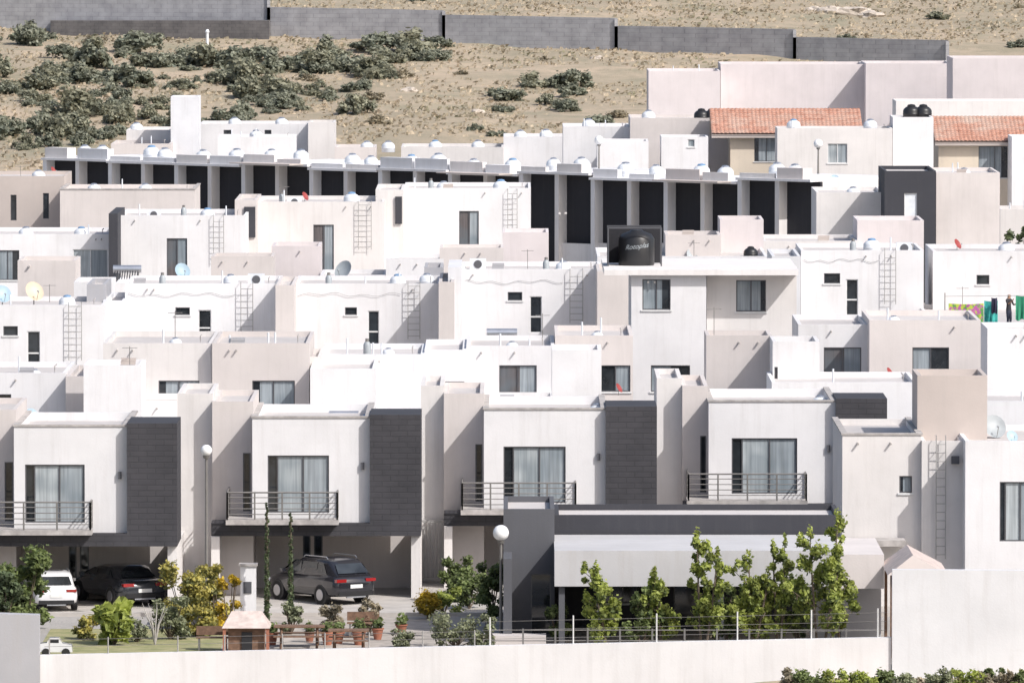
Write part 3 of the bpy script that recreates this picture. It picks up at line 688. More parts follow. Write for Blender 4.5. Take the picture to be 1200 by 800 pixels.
# gate between houses
e=top('metal_gate',(PX(508,311),311,0),'pale slatted metal gate between two houses','gate')
mb=MB();x0,x1=PX(488,311),PX(531,311)
mb.box(x0,x1,311,311.06,2.2,2.3,M['lad']);mb.box(x0,x1,311,311.06,.1,.18,M['lad'])
x=x0
while x<x1: mb.box(x,x+.04,311.01,311.05,.18,2.2,M['lad']);x+=.13
mb.obj('gate_leaf',e)
# ------------------------------------------------------------ street lamps
def lamp(xp,yg,Y,r,z0=0,label='white globe street lamp on a slim pole'):
    z=PZ(yg,Y);e=top('street_lamp',(PX(xp,Y),Y,z0),label,'street lamp','globe street lamps');x=PX(xp,Y)
    mb=MB();mb.tube([(x,Y,z0),(x,Y,z0+.4),(x,Y,z-r)],[.09,.06,.045],M['steel'],8);mb.lathe((x,Y,z-r-.08),[(.1,0),(.13,.1)],M['steel'],10);mb.obj('pole',e,smooth=True)
    mb=MB();mb.lathe((x,Y,z),[(r*math.sin(t*math.pi/12),-r*math.cos(t*math.pi/12)) for t in range(1,12)],M['globe'],18);mb.obj('lamp_shade',e,smooth=True)
lamp(587,625,287,.27);lamp(241,528,295,.2)
lamp(702,164,560,.3,6,'small white globe lamp above the rooftops');lamp(959,168,556,.3,6,'small white globe lamp above the rooftops')
# ------------------------------------------------------------ vegetation
def leaves(name,clumps,n,size,mats,rng,shell=.55,long=1.4):
    vs=[];fs=[];mi=[]
    tot=sum(c[1]**2 for c in clumps)
    for c in clumps:
        cx,r=c[0],c[1];sq=c[2] if len(c)>2 else 1
        shade=rng.random()
        for k in range(max(4,int(n*r*r/tot))):
            d=Vector((rng.gauss(0,1),rng.gauss(0,1),rng.gauss(0,1))).normalized()
            rr=r*(shell+(1-shell)*rng.random()**.7)*(1+.25*noise.noise(d*2+Vector(cx)))
            if rng.random()<.15: rr*=rng.uniform(1.05,1.5)
            p=Vector(cx)+Vector((d.x*rr,d.y*rr,d.z*rr*sq))
            u=Vector((rng.gauss(0,1),rng.gauss(0,1),rng.gauss(0,.7))).normalized()
            w=u.cross(d+Vector((0,0,.3))+Vector((rng.gauss(0,.5),rng.gauss(0,.5),rng.gauss(0,.5)))).normalized()
            s=size*rng.uniform(.6,1.4);i=len(vs)
            vs+=[p-u*s*long/2,p+w*s*.45,p+u*s*long/2,p-w*s*.45]
            fs.append((i,i+1,i+2,i+3))
            q=(d.z*.5+.5)*.6+rng.random()*.5+shade*.3-.2  # clump tops lighter, undersides darker: shading put into the leaf colours
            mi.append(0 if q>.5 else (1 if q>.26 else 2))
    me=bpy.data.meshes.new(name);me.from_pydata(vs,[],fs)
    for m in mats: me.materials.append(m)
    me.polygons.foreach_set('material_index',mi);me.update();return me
def child(name,me,par):
    o=bpy.data.objects.new(name,me);COL.objects.link(o);o.parent=par;return o
def tree(xp,Y,ytop,wpx,kind,label,seed,n=4000,size=.1,trunk=.3,name='tree',z0=0,cat='tree',group=None,clear=.2):
    rng=random.Random(seed);x=PX(xp,Y);h=PZ(ytop,Y)-z0;w=wpx*Y/F
    e=top(name,(x,Y,z0),label,cat,group)
    nst=rng.choice([2,3,3]) if w>1.1 else 1
    tb=MB();cl=[]
    for s in range(nst):
        a=rng.uniform(0,6.3);lean=Vector((math.cos(a),math.sin(a)*.6,0))*w*.29*(1 if nst>1 else .3)
        hs=h*(.93 if s==0 else rng.uniform(.6,.9))
        pts=[Vector((x,Y,z0))+lean*.15,Vector((x,Y,z0+h*clear))+lean*.5,Vector((x,Y,z0+hs*.75))+lean,Vector((x,Y,z0+hs))+lean*1.15]
        tb.tube(pts,[.055,.045,.03,.01],M['bark'],6)
        nl=11 if nst>1 else 13
        for k in range(nl):
            t=clear+(1-clear)*(k+rng.random())/nl;zz=z0+hs*t*.95
            base=Vector((x,Y,zz))+lean*(.5+.6*t)
            a=rng.uniform(0,6.3);L=w*.5*rng.uniform(.35,1.25)*(1.1-.65*t)
            tip=base+Vector((math.cos(a)*L,math.sin(a)*L,L*.6))
            tb.tube([base-Vector((0,0,.12)),tip],[.022,.006],M['bark'],4)
            r=w*rng.uniform(.065,.145)*(1.15-.4*t);cl.append((tip-e.location,r,rng.uniform(.9,1.9)))
            cl.append((base.lerp(tip,.4)-e.location,r*.75,1.6))
        cl.append((pts[-1]-e.location,w*.07,3))
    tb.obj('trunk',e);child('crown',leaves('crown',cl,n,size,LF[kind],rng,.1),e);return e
GT='young trees beside the gatehouse'
tree(716,282.5,660,56,'bright','young bright green tree in front of pale canopy',1,n=4200,group=GT)
tree(750,283,688,46,'green','small dark green tree beneath the canopy',2,n=3600,group=GT)
tree(780,283,664,46,'bright','bushy green tree against the canopy',3,n=3900,group=GT)
tree(824,282,620,58,'bright','tall bright green tree with open crown',4,n=5200,group=GT)
tree(880,282.5,646,62,'bright','broad green tree with drooping clumps',5,n=5200,group=GT)
tree(914,283,624,42,'bright','slim tree with yellow-green tips',6,n=3700,group=GT)
tree(962,282,594,66,'bright','tallest bright green tree with ragged crown',7,n=6800,group=GT)
tree(938,283.5,672,42,'green','dark green shrubby tree below the canopy',8,n=3600,group=GT)
tree(848,284,690,42,'green','low dark shrubby tree beside the gatehouse',18,n=2800,group=GT)
tree(985,283,655,34,'bright','small green tree at the canopy end',19,n=2600,group=GT)
def bush(xp,Y,ytop,wpx,kind,label,seed,n=1500,size=.09,name='bush',z0=0,group=None,hf=1,cat='bush'):
    rng=random.Random(seed);x=PX(xp,Y);h=PZ(ytop,Y)-z0;w=wpx*Y/F
    e=top(name,(x,Y,z0),label,cat,group);cl=[]
    tb=MB()
    for k in range(15):
        p=Vector((rng.uniform(-.38,.38)*w,rng.uniform(-.3,.3)*w,h*rng.uniform(.12,.85)))
        cl.append((p,min(w,h*1.1)*rng.uniform(.12,.24),rng.uniform(.7,1.2)))
        tb.tube([Vector((x,Y,z0)),Vector((x,Y,z0))+p],[.025,.008],M['bark'],4)
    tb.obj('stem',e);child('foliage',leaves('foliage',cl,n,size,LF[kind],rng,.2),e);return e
bush(28,292,638,64,'green','dark green leafy tree by the parked white car',21,n=6000,size=.12)
bush(2,290,650,40,'dark','dark green leafy bush at the garden edge',22,n=3500,size=.12)
bush(132,286,700,42,'bright','bright broad-leaved garden plant on the lawn',23,n=900,size=.32)
bush(214,292,652,56,'yellow','yellow-green shrub at the lawn edge',24,n=4200)
bush(250,293,650,44,'yellow','olive shrub below the street lamp',25,n=3600)
bush(268,291,668,30,'topiary','yellow flowering shrub near the driveway',26,n=1800)
bush(198,288,695,44,'pale','low pale shrub on the lawn',27,n=1800)
bush(232,289,706,40,'yellow','low yellowish shrub on the lawn',40,n=1500)
bush(532,303,648,44,'green','green shrub beside the gate',28,n=3200)
bush(550,300,672,48,'green','green shrub beside the gatehouse wall',29,n=3200)
bush(577,296,652,38,'green','green shrub behind the globe lamp',30,n=3000)
bush(520,298,690,40,'bright','low green shrub by the path',31,n=2000)
bush(534,285,712,56,'pale','pale airy shrub by the path',32,n=2000,size=.07)
bush(160,287,722,30,'pale','sparse grey-green shrub on the lawn',33,n=700,size=.07)
bush(100,288,722,40,'yellow','small yellow-green shrub on the lawn',34,n=1300)
bush(340,290,702,26,'pale','grey-green shrub near picnic table',35,n=1100)
bush(432,290,700,26,'dry','dry brown shrub near picnic table',36,n=1300)
bush(570,284,718,30,'pale','pale shrub against gatehouse wall',37,n=1300)
bush(1192,520,240,30,'dark','dark green shrub beside a distant house',38,n=1500,size=.2)
bush(655,287,702,34,'green','dark shrub beside the gatehouse',39,n=1700)
bush(390,291,706,30,'dry','reddish dry shrub behind the pots',41,n=1200)
bush(470,285,735,30,'pale','low pale shrub in the paved garden',42,n=900)
# topiary ball
e=top('topiary_shrub',(PX(501,296),296,0),'round golden-yellow clipped shrub beside the path','shrub')
child('foliage',leaves('foliage',[((0,0,.55),.38)],2400,.07,LF['topiary'],R,.75),e)
mb=MB();mb.tube([(e.location.x,296,0),(e.location.x,296,.4)],.05,M['bark'],6);mb.obj('stem',e)
for xp,yt in((312,588),(340,600)):
    Y=294;e=top('cypress_tree',(PX(xp,Y),Y,0),'very slim dark column cypress by the driveway','cypress tree','slim cypresses')
    h=PZ(yt,Y);cl=[((0.03*math.sin(k*2),0,.2+k*(h-.3)/34),.10-.0018*k,1.8) for k in range(35)]
    child('crown',leaves('crown',cl,3000,.06,LF['dark'],R,.1),e)
    mb=MB();mb.tube([(e.location.x,Y,0),(e.location.x,Y,h*.95)],[.06,.03],M['bark'],6);mb.obj('trunk',e)
e=top('bare_shrub',(PX(180,286),286,0),'leafless pale shrub on the lawn','shrub');mb=MB()
for k in range(9):
    a=k*.7;mb.tube([(e.location.x,286,0),(e.location.x+.15*math.cos(a),286+.15*math.sin(a),.7),(e.location.x+.45*math.cos(a),286+.3*math.sin(a),1.3+.2*math.sin(k*3))],[.03,.02,.006],M['cope'],4)
mb.obj('branch',e)
GS='scrub outside the perimeter wall'
for k in range(18):
    xp=930+k*17+R.uniform(-6,6);Yb=272+R.uniform(-2,2);bush(xp,Yb,R.uniform(780,795),R.uniform(28,46),R.choice(['green','bright','dry','pale','dry']),'scrubby bush at the foot of the white wall',60+k,n=1100,size=.08,z0=H(PX(xp,Yb),Yb),group=GS)
# hill bushes
def hb(kind,seed,n):
    rng=random.Random(seed);cl=[]
    for k in range(17):
        a=rng.uniform(0,6.3);r=rng.uniform(0,.8)
        cl.append((Vector((math.cos(a)*r,math.sin(a)*r,rng.uniform(.1,.8)*(1.1-r*.7))),rng.uniform(.12,.34),.95))
    return leaves('hill_bush',cl,n,.13,LF[kind],rng,.1)
HBm=[hb('hill' if k%2 else 'hill2',100+k,1400) for k in range(7)];HBd=[hb('dry',120+k,900) for k in range(3)]
ell=[(60,95,85,28,1),(200,100,75,26,1),(330,105,75,28,1),(60,150,90,28,1),(150,140,90,24,.9),(280,150,50,10,.5),(390,90,50,24,1),(505,62,26,13,1.6),(455,70,22,11,1.4),(430,130,20,8,1.4),(560,158,70,6,.9),(640,112,55,15,1.3),(620,130,50,8,.8),(700,150,50,6,.5),(20,50,40,12,.8),(250,72,60,10,.6),(670,97,22,8,1.4),(130,62,50,10,.4),(530,105,40,14,.4)]
n=0;tries=0
while n<190 and tries<25000:
    tries+=1;Y=R.uniform(700,812);xp=R.uniform(-30,900);x=PX(xp,Y);z=H(x,Y);yp=YH+(HC-z)*F/Y
    if any(((xp-a)/c)**2+((yp-b)/dd)**2<1 and R.random()<p for a,b,c,dd,p in ell):
        o=bpy.data.objects.new('bush',R.choice(HBm));COL.objects.link(o);s=R.choice([R.uniform(.7,1.4),R.uniform(1.2,2.6)])
        o.location=(x,Y,z-.1);o.scale=(s*1.2,s,s*R.uniform(.7,1.15));o.rotation_euler=(0,0,R.uniform(0,6.3))
        tag(o,'olive-green scrub bush on the dry hillside','bush','scrub bushes on the hillside');n+=1
for k in range(58):
    Y=R.uniform(700,890);xp=R.uniform(-30,1230);x=PX(xp,Y);z=H(x,Y)
    o=bpy.data.objects.new('bush',R.choice(HBd if R.random()<.6 else HBm));COL.objects.link(o);s=R.uniform(.5,1.4)
    o.location=(x,Y,z-.08);o.scale=(s*1.3,s,s*.7);o.rotation_euler=(0,0,R.uniform(0,6.3))
    tag(o,'small dry bush on the dry hillside','bush','dry bushes on the hillside')
vs=[];fs=[];mi=[]
for k in range(34000):
    Y=R.uniform(690,900);x=R.uniform(-62,62);q=noise.noise(Vector((x*.08,Y*.06,7)))
    if q<-.2+R.uniform(-.2,.2): continue
    z=H(x,Y);a=R.uniform(0,3.14);hh=R.uniform(.08,.32);w=R.uniform(.1,.35);i=len(vs)
    vs+=[(x-w*math.cos(a),Y-w*math.sin(a),z-.03),(x+w*math.cos(a),Y+w*math.sin(a),z-.03),(x+w*.5+R.uniform(-.1,.1),Y+.1,z+hh),(x-w*.6,Y+.1,z+hh*R.uniform(.5,1))];fs.append((i,i+1,i+2,i+3));mi.append(R.choice([0,1,1,2]) if q<.25 else R.choice([1,2,2,3]))
me=bpy.data.meshes.new('dry_grass');me.from_pydata(vs,[],fs)
for m_ in (leafmat('grass_straw',(.54,.45,.33),.35),leafmat('grass_tan',(.46,.385,.28),.35),leafmat('grass_brown',(.37,.315,.225),.35),leafmat('grass_olive',(.30,.275,.18),.35)): me.materials.append(m_)
me.polygons.foreach_set('material_index',mi);o=bpy.data.objects.new('dry_grass',me);COL.objects.link(o);tag(o,'dry straw-coloured grass covering the hillside','grass');o['kind']='stuff'
# hillside wall
segs=[(-40,822,315,-25,812,'tall'),(315,812,520,8,806,''),(520,806,722,17,799,''),(722,799,931,30,789,''),(931,789,1110,43,780,'')]
for xa,Ya,xb,yt,Yb,t in segs:
    x0=PX(xa,Ya);x1=PX(xb,Yb);za=PZ(yt,Ya);zb=PZ(yt+4,Yb) if t=='' else PZ(-14,Yb)
    mb=MB();mb.raw([(x0,Ya,H(x0,Ya)-1),(x1,Yb,H(x1,Yb)-1),(x1,Yb+.3,H(x1,Yb)-1),(x0,Ya+.3,H(x0,Ya)-1),(x0,Ya,za),(x1,Yb,zb),(x1,Yb+.3,zb),(x0,Ya+.3,za)],[(0,1,5,4),(1,2,6,5),(2,3,7,6),(3,0,4,7),(4,5,6,7)],M['stone'])
    w_=tag(mb.obj('block_wall',origin=(x0,Ya,H(x0,Ya))),'long grey block wall section across the hillside','wall','grey block wall sections')
    for k in range(2):
        u=k*1.0;px=x0+(x1-x0)*u;py=Ya+(Yb-Ya)*u;mb=MB();mb.box(px-.15,px+.15,py-.12,py-.005,H(px,py)-.5,za+(zb-za)*u-.05,M['stone']);mb.obj('pilaster',w_)
mb=MB();x0,x1=PX(60,818),PX(316,810)
mb.raw([(x0,817,6),(x1,809,6),(x1,811.6,6),(x0,819,6),(x0,817,PZ(24,817)),(x1,809,PZ(24,809)),(x1,811.6,PZ(24,809)),(x0,819,PZ(24,817))],[(0,1,5,4),(1,2,6,5),(2,3,7,6),(3,0,4,7),(4,5,6,7)],M['dstone'])
tag(mb.obj('retaining_wall',origin=(x0,818,7)),'dark rubble retaining wall below the block wall','wall')
M['rock']=simple('pale_rock',(.48,.42,.36),.9,var=.5)
for xp,Y,s in [(975,840,1.2),(1000,838,1.5),(1022,836,1.0),(955,842,.8),(1160,700,1.1),(700,790,.5),(560,740,.5),(480,760,.6)]:
    x=PX(xp,Y);z=H(x,Y);vs=[];fs=[];nn_=10
    for j in range(1,7):
        for k in range(nn_):
            t=j*math.pi/7;a=2*math.pi*k/nn_;v=Vector((math.sin(t)*math.cos(a),math.sin(t)*math.sin(a),math.cos(t)))
            v=v*(1+.5*noise.noise(v*1.7+Vector((xp,0,0))));vs.append((x+v.x*s*1.3,Y+v.y*s,z+v.z*s*.55))
    for j in range(5):
        for k in range(nn_): fs.append((j*nn_+k,(j+1)*nn_+k,(j+1)*nn_+(k+1)%nn_,j*nn_+(k+1)%nn_))
    fs.append(tuple(range(nn_)));fs.append(tuple(reversed(range(5*nn_,6*nn_))))
    mb=MB();mb.raw(vs,fs,M['rock']);tag(mb.obj('boulder',origin=(x,Y,z)),'pale limestone boulder in dry grass','rock','pale boulders')
x=PX(243,806);mb=MB();zz=H(x,806);mb.tube([(x,806,zz-.2),(x,806,zz+1.2)],.14,M['plw'],8);mb.lathe((x,806,zz+1.2),[(.2,0),(.2,.1),(.1,.3)],M['plw'],8)
tag(mb.obj('boundary_post',origin=(x,806,zz)),'white boundary post in front of rubble wall','post')
# ------------------------------------------------------------ cars
def car(loc,rot,paint,label,suv=True,name='parked_car',sc_=1):
    e=top(name,(0,0,0),label,'car')
    hr=1.64 if suv else 1.42;bt=1.02 if suv else .93
    P=M[paint];mb=MB()
    def ring(x,zb,zt,hw,pr):
        h=[(hw*a,zb+(zt-zb)*b) for a,b in pr]
        return [(x,-y,z) for y,z in h]+[(x,y,z) for y,z in reversed(h)]
    pr=[(.8,0),(.95,.1),(.99,.3),(1,.5),(.98,.7),(.95,.88),(.88,1)]
    st=[(-2.26,.5,bt-.26,.66),(-2.24,.42,bt-.16,.76),(-2.16,.36,bt-.06,.85),(-2.0,.3,bt,.9),(-1.5,.27,bt+.02,.93),(-.5,.26,bt,.93),(.7,.26,bt-.02,.92),(1.2,.27,bt-.06,.91),(1.8,.3,bt-.16,.87),(2.12,.34,bt-.27,.78),(2.24,.42,bt-.38,.6)]
    def loft(rings,mat):
        vs=[p for r in rings for p in r];n=len(rings[0]);fs=[]
        for i in range(len(rings)-1):
            for k in range(n):
                a=i*n+k;b=i*n+(k+1)%n;fs.append((a,b,b+n,a+n))
        fs.append(tuple(range(n-1,-1,-1)));fs.append(tuple(range((len(rings)-1)*n,len(rings)*n)));mb.raw(vs,fs,mat)
    loft([ring(*s,pr) for s in st],P)
    pg=[(.94,0),(.93,.15),(.84,.66),(.79,.86),(.68,.96),(.4,1)]
    xr=-2.08 if suv else -1.75
    gs=[(xr,bt-.05,bt+.04,.84),(xr+.4,bt-.05,hr-.16,.86),(xr+.62,bt-.05,hr-.05,.87),(-.8,bt-.05,hr,.89),(-.2,bt-.05,hr-.01,.89),(.2,bt-.05,hr-.06,.88),(.6,bt-.05,hr-.22,.87),(1.3,bt-.05,bt,.86)]
    loft([ring(*s,pg) for s in gs],P);mb.obj('body',e,smooth=True)
    def yat(z,top_): 
        t=(z-bt)/(top_-bt);return .87*(.93+( .80-.93)*t)+.018
    g=M['carglass'];z1,z2=bt+.07,hr-.17
    for a,b,c,d_ in ((xr+.5,-1.0,xr+.78,-1.0),(-.95,-.02,-.95,-.02),(.03,.95,.03,.36)):
        for s in(-1,1):
            w=MB();w.face([(a,s*yat(z1,hr),z1),(b,s*yat(z1,hr),z1),(d_,s*yat(z2,hr),z2),(c,s*yat(z2,hr),z2)],g);w.obj('side_window',e)
    w=MB();w.face([(xr+.03,-.66,bt+.1),(xr+.03,.66,bt+.1),(xr+.36,.56,hr-.2),(xr+.36,-.56,hr-.2)],g)
    for v in w.v: v.x-=.035
    w.obj('rear_window',e)
    w=MB();w.face([(1.24,.7,bt+.05),(1.24,-.7,bt+.05),(.66,-.58,hr-.22),(.66,.58,hr-.22)],g)
    for v in w.v: v.x+=.03;v.z+=.03
    w.obj('windscreen',e)
    for s in(-1,1):
        t=MB();y0,y1=(s*.84,s*.42);t.box(-2.262,-2.12,min(y0,y1),max(y0,y1),bt-.2,bt-.09,M['tail']);t.obj('tail_light',e)
        t=MB();t.box(2.0,2.16,s*.66-.15,s*.66+.15,bt-.42,bt-.29,M['head']);t.obj('headlight',e)
        t=MB();t.box(.8,.95,min(s*.93,s*1.08),max(s*.93,s*1.08),bt+.02,bt+.14,P);t.obj('wing_mirror',e)
    t=MB();t.box(-2.285,-2.245,-.26,.26,bt-.42,bt-.29,M['plate']);t.obj('licence_plate',e)
    t=MB();t.box(-2.27,-2.1,-.74,.74,.32,.48,M['plk']);t.box(-2.275,-2.2,-.4,.4,.26,.31,M['silver']);t.obj('bumper',e)
    if suv:
        t=MB();
        for s in(-1,1): t.tube([(-1.4,s*.62,hr-.04),(-1.3,s*.62,hr+.03),(.0,s*.62,hr+.02),(.1,s*.62,hr-.05)],.016,M['silver'],5)
        t.obj('roof_rail',e)
    for x in(-1.34,1.34):
        for s in(-1,1):
            def cyl(r,y0,y1,mt,nm,par):
                q=MB(Matrix.Translation((x,0,.34))@Matrix.Rotation(-math.pi/2,4,'X'))
                q.lathe((0,0,0),[(r*.92,min(y0,y1)),(r,min(y0,y1)+.02),(r,max(y0,y1)-.02),(r*.92,max(y0,y1))],M[mt],20);return q.obj(nm,par,smooth=True)
            cyl(.385,s*.7,s*.937,'plk','wheel_arch',e)
            w=cyl(.33,s*.72,s*.95,'tyre','wheel',e);cyl(.215,s*.8,s*.958,'rim','rim',w)
    e.location=loc;e.rotation_euler=(0,0,rot);e.scale=(sc_,)*3
    return e
car((PX(374,303),303.4,.01),math.radians(90+36),'paintk','black compact SUV parked in the carport, rear quarter visible')
car((PX(136,302.5),302.8,.01),math.radians(90+28),'paintg','dark grey sedan parked under the black overhang',suv=False)
car((PX(58,300),300.6,.01),math.radians(90+8),'paintw','white hatchback parked half hidden by a leafy bush',suv=True,sc_=.84)
# ------------------------------------------------------------ garden items
def picnic(xp,Y,label,s=1):
    e=top('picnic_table',(PX(xp,Y),Y,0),label,'picnic table','wooden picnic tables');x=e.location.x
    mb=MB();mb.box(x-.85*s,x+.85*s,Y-.38,Y+.38,.7,.75,M['wood']);mb.obj('table_top',e)
    for k in(-1,1):
        mb=MB();mb.box(x-.85*s,x+.85*s,Y+k*.72-.13,Y+k*.72+.13,.42,.46,M['wood']);mb.obj('seat',e)
        mb=MB()
        mb.tube([(x+k*.6*s,Y-.8,0),(x+k*.6*s,Y-.2,.7)],.045,M['wood'],4);mb.tube([(x+k*.6*s,Y+.8,0),(x+k*.6*s,Y+.2,.7)],.045,M['wood'],4);mb.box(x+k*.6*s-.03,x+k*.6*s+.03,Y-.8,Y+.8,.36,.42,M['wood']);mb.obj('leg',e)
picnic(350,285,'dark wooden picnic table on the paved garden');picnic(408,283.5,'dark wooden picnic table near terracotta pots',.8)
e=top('playhouse',(PX(288,283),283,0),'small wooden playhouse with faded pink roof','playhouse');x=e.location.x
mb=MB();mb.box(x-.6,x+.6,282.5,283.7,.02,.95,M['wood']);mb.obj('wall',e)
mb=MB();mb.raw([(x-.8,282.2,.9),(x+.8,282.2,.9),(x+.8,284,.9),(x-.8,284,.9),(x-.5,283.1,1.4),(x+.5,283.1,1.4)],[(0,1,5,4),(1,2,5),(2,3,4,5),(3,0,4)],M['pinkr']);mb.obj('roof',e)
mb=MB();mb.box(x-.15,x+.2,282.44,282.495,.05,.75,M['plk']);mb.obj('door',e)
for k in(-.72,.72): mb=MB();mb.box(x+k-.05,x+k+.05,282.25,282.35,0,.9,M['pot']);mb.obj('post',e)
def pot(xp,Y,r,h,mt='pot'):
    e=top('plant_pot',(PX(xp,Y),Y,0),'terracotta pot with a small plant in the garden','plant pot','terracotta plant pots')
    mb=MB();mb.lathe(e.location,[(r*.6,0),(r*.95,h*.85),(r*1.1,h*.88),(r*1.1,h),(r*.9,h*.96)],M[mt],14);mb.obj('pot',e,smooth=True)
    child('plant',leaves('plant',[((0,0,h+.15),r*1.0)],150,.1,LF['green'],R,.2),e)
for a in [(383,286,.22,.45),(396,286.5,.2,.4),(420,286,.24,.5),(318,286,.2,.42),(362,287,.18,.36),(304,288.5,.22,.4),(442,288,.2,.4),(470,290,.2,.35)]: pot(*a)
def benchx(xp,Y,label):
    e=top('park_bench',(PX(xp,Y),Y,0),label,'bench');x=e.location.x
    mb=MB();mb.box(x-.55,x+.55,Y-.2,Y+.2,.42,.46,M['wood']);mb.obj('seat',e)
    mb=MB();mb.box(x-.55,x+.55,Y+.2,Y+.24,.5,.8,M['wood']);mb.obj('backrest',e)
    for k in(-.45,.45): mb=MB();mb.box(x+k-.03,x+k+.03,Y-.18,Y+.24,0,.42,M['steel']);mb.obj('leg',e)
benchx(425,289.5,'dark wooden bench by the dry shrub');benchx(248,284,'low dark wooden bench on the lawn')
e=top('stone_pillar',(PX(290,295),295,0),'white pillar with dark plaque by the driveway','pillar');x=e.location.x
mb=MB();mb.box(x-.27,x+.27,294.8,295.3,0,PZ(664,295),M['white']);mb.box(x-.32,x+.32,294.75,295.35,PZ(664,295)+.002,PZ(661,295),M['cope']);mb.obj('shaft',e)
mb=MB();mb.box(x-.16,x+.12,294.76,294.795,1.0,1.4,M['dgrey']);mb.obj('plaque',e)
for xa,xb,Y in((180,285,293.5),(560,640,285.2)):
    mb=MB();mb.box(PX(xa,Y),PX(xb,Y),Y,Y+1,0,.38,M['beige']);tag(mb.obj('planter',origin=(PX(xa,Y),Y,0)),'low plastered planter bed edging the garden','planter')
e=top('toy_car',(PX(64,282),282,0),'small white ride-on toy car on the lawn','toy car');x=e.location.x
mb=MB();prof=[(-.55,.15),(-.55,.42),(-.3,.46),(-.22,.62),(.1,.62),(.22,.44),(.52,.38),(.55,.15)]
vs=[(x+a,281.75,z) for a,z in prof]+[(x+a,282.25,z) for a,z in prof]
mb.raw(vs,[tuple(range(7,-1,-1)),tuple(range(8,16))]+[(k,(k+1)%8,(k+1)%8+8,k+8) for k in range(8)],M['paintw']);mb.obj('body',e)
for k in(-.33,.33):
    for s in(281.72,282.2): q=MB(Matrix.Translation((x+k,s,.14))@Matrix.Rotation(math.pi/2,4,'X'));q.lathe((0,0,-.04),[(.14,0),(.14,.08)],M['tyre'],12);q.obj('wheel',e)
mb=MB();mb.box(x-.2,x+.1,281.745,281.749,.46,.58,M['plk']);mb.obj('side_window',e)
# ------------------------------------------------------------ laundry + person
def cloth(x0,x1,Y,zt,zb,matr,label,name='hanging_laundry'):
    n=14;m2=6;vs=[];fs=[]
    for j in range(m2+1):
        for i in range(n+1):
            u=i/n;t=j/m2;vs.append((x0+(x1-x0)*u,Y+.05*math.sin(u*17+t)*t+.03*math.sin(u*7),zt-.04*math.sin(u*math.pi)+(zb-zt)*t*(1+.05*math.sin(u*9))))
    for j in range(m2):
        for i in range(n): a=j*(n+1)+i;fs.append((a,a+1,a+n+2,a+n+1))
    mb=MB();mb.raw(vs,fs,matr);tag(mb.obj(name,smooth=True,origin=(x0,Y,zb)),label,'laundry','laundry on a line')
def patt(name,c1,c2,c3):
    m,nt,b=base_mat(name,.8);g=nn(nt,'ShaderNodeNewGeometry').outputs['Position'];n=noi(nt,g,3.5,2);n2=noi(nt,g,6,2)
    nt.links.new(mixc(nt,ramp(nt,n2,.52,.56),mixc(nt,ramp(nt,n,.48,.52),C4(c1),C4(c2)),C4(c3)),b.inputs['Base Color']);return m
Yl=398.8
cloth(PX(1111,Yl),PX(1152,Yl),397.8,PZ(354,Yl),PZ(378,Yl),patt('floral_cloth',(.42,.5,.06),(.10,.28,.08),(.4,.1,.3)),'green and yellow patterned blanket hung to dry')
cloth(PX(1154,Yl),PX(1170,Yl),Yl,PZ(352,Yl),PZ(382,Yl),patt('teal_cloth',(.03,.32,.30),(.02,.24,.24),(.05,.4,.36)),'teal towel hung on a line')
cloth(PX(1162,Yl),PX(1169,Yl),Yl-.3,PZ(348,Yl),PZ(366,Yl),simple('navy_cloth',(.02,.02,.05)),'dark shirt hung on a line')
cloth(PX(1191,Yl),PX(1206,Yl),Yl,PZ(346,Yl),PZ(374,Yl),simple('green_cloth',(.03,.25,.14)),'green shirt hung on a line')
e=top('clothes_line',(PX(1108,Yl),Yl,4.5),'thin clothes line between two steel posts','clothes line')
for x in(1108,1215): mb=MB();mb.tube([(PX(x,Yl),Yl+.05,4.4),(PX(x,Yl),Yl+.05,PZ(343,Yl))],.025,M['steel'],6);mb.obj('post',e)
mb=MB();mb.tube([(PX(1108,Yl),Yl+.03,PZ(347,Yl)),(PX(1215,Yl),Yl+.03,PZ(346,Yl))],.012,M['cable'],4);mb.obj('line',e)
skin=simple('skin',(.35,.2,.13),.6);shirt=simple('black_shirt',(.025,.025,.03),.85);trou=simple('dark_trousers',(.03,.035,.06),.85);hair=simple('black_hair',(.015,.012,.01),.5)
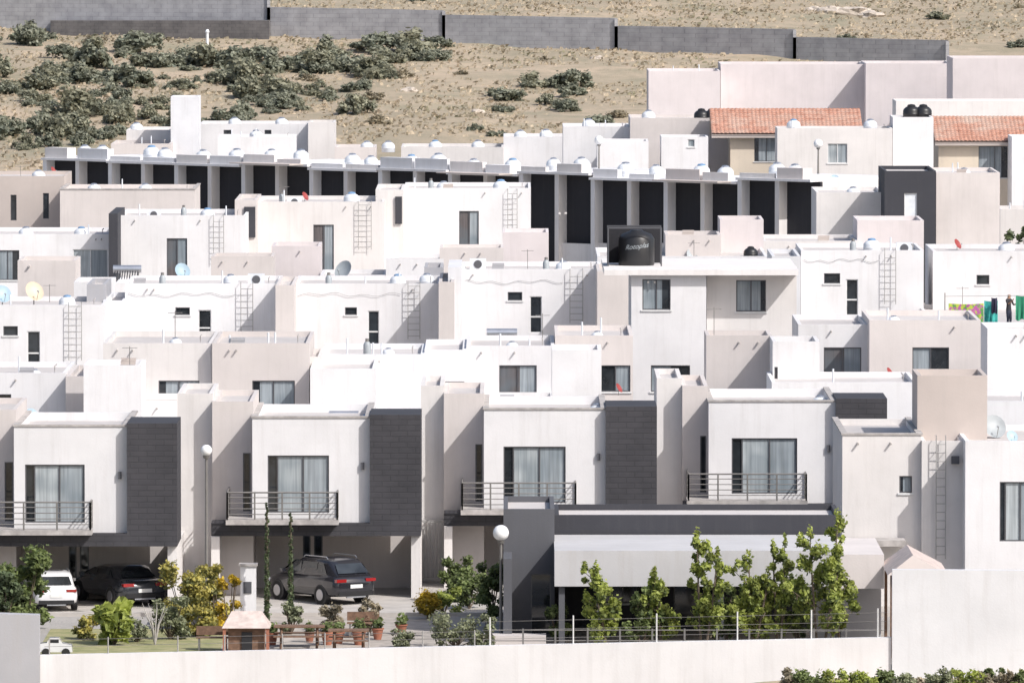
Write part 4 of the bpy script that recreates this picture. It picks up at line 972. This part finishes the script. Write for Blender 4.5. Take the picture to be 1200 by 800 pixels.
def person(loc,rot):
    e=top('person',loc,'standing person in dark clothes reaching for laundry on terrace','person')
    V=[];E=[];Rr=[]
    def a(p,r,par=None):
        V.append(p);Rr.append(r)
        if par is not None:E.append((par,len(V)-1))
        return len(V)-1
    pel=a((0,0,.95),.15);ch=a((0,0,1.15),.13,pel);ct=a((0,.01,1.36),.15,ch);nk=a((0,0,1.48),.06,ct);hd=a((0,-.02,1.58),.085,nk);ht=a((0,0,1.66),.088,hd)
    for s in(-1,1):
        hp=a((s*.09,0,.88),.095,pel);kn=a((s*.11,-.03,.48),.062,hp);an=a((s*.11,.02,.08),.042,kn);a((s*.12,-.14,.04),.035,an)
        sh=a((s*.19,0,1.4),.062,ct)
        if s>0: el=a((.24,-.1,1.16),.045,sh);wr=a((.18,-.33,1.22),.03,el)
        else: el=a((-.26,-.12,1.2),.045,sh);wr=a((-.24,-.34,1.36),.03,el)
        w=Vector(V[wr]);pm=a(tuple(w+Vector((0,-.05,.04))),.026,wr);pb=Vector(V[pm])
        for k,(dx,L) in enumerate(((-.027,.07),(-.009,.08),(.009,.075),(.027,.06))):
            q=a(tuple(pb+Vector((dx,-.03,.035))),.0095,pm);a(tuple(pb+Vector((dx*1.1,-.03-L*.35,.035+L*.7))),.008,q)
        q=a(tuple(w+Vector((-s*.035,-.035,.03))),.011,wr);a(tuple(w+Vector((-s*.06,-.06,.055))),.009,q)
    me=bpy.data.meshes.new('person_body');me.from_pydata(V,E,[]);o=bpy.data.objects.new('tmp',me);COL.objects.link(o)
    o.modifiers.new('s','SKIN');
    for i,v in enumerate(me.skin_vertices[0].data): v.radius=(Rr[i],Rr[i]*(.75 if i in(1,2) else 1));v.use_root=(i==0)
    sb=o.modifiers.new('b','SUBSURF');sb.levels=1
    bpy.context.view_layer.update();dg=bpy.context.evaluated_depsgraph_get();m2=bpy.data.meshes.new_from_object(o.evaluated_get(dg));bpy.data.objects.remove(o)
    m2.materials.clear()
    for mm in(skin,shirt,trou,hair): m2.materials.append(mm)
    for p in m2.polygons:
        c=p.center;r=0
        if c.z<.95 and abs(c.x)<.25: r=2
        elif c.z<1.46 and not(c.y<-.16): r=1
        elif c.z>1.66 or (c.z>1.54 and c.y>.0 and abs(c.x)<.12): r=3
        if c.z<.1 : r=3
        p.material_index=r;p.use_smooth=True
    b=bpy.data.objects.new('body',m2);COL.objects.link(b);b.parent=e
    L=Vector(loc)
    f=MB();f.tube([L+Vector((0,-.1,1.6)),L+Vector((0,-.125,1.585))],[.012,.014],skin,5);f.obj('nose',e)
    for s in(-1,1): f=MB();f.tube([L+Vector((s*.03,-.095,1.62)),L+Vector((s*.03,-.101,1.62))],.01,hair,6);f.obj('eye',e)
    e.rotation_euler=(0,0,rot)
zf=PZ(383,398)-.22+.005
person((PX(1183,399.6),399.6,zf),.9)
# ------------------------------------------------------------ light, world, camera
el,az=math.radians(43),math.radians(49)
dv=Vector((math.sin(az)*math.cos(el),-math.cos(az)*math.cos(el),math.sin(el)))
s=bpy.data.lights.new('sun','SUN');s.energy=4.05;s.angle=math.radians(.6);s.color=(1,.975,.945)
so=bpy.data.objects.new('sun',s);COL.objects.link(so);so.rotation_euler=dv.to_track_quat('Z','Y').to_euler();so.location=(50,200,80)
w=bpy.data.worlds.new('World');sc.world=w;w.use_nodes=True;nt=w.node_tree
sk=nt.nodes.new('ShaderNodeTexSky');sk.sky_type='NISHITA';sk.sun_disc=False;sk.sun_elevation=el;sk.sun_rotation=math.atan2(dv.x,dv.y);sk.dust_density=3.5
bg=nt.nodes['Background'];bg.inputs[1].default_value=.145;nt.links.new(sk.outputs[0],bg.inputs[0])
cam=bpy.data.cameras.new('camera');cam.sensor_width=36;cam.lens=300;cam.clip_end=9000;cam.clip_start=1
co=bpy.data.objects.new('camera',cam);COL.objects.link(co);co.location=(0,0,HC);co.rotation_euler=(math.pi/2-math.atan(552/F),0,0)
sc.camera=co
sc.view_settings.view_transform='Standard';sc.view_settings.look='None';sc.view_settings.exposure=0
for k in('w','k','b'):
    if k not in TU:
        for c in list(TK[k].children): bpy.data.objects.remove(c)
        bpy.data.objects.remove(TK[k])
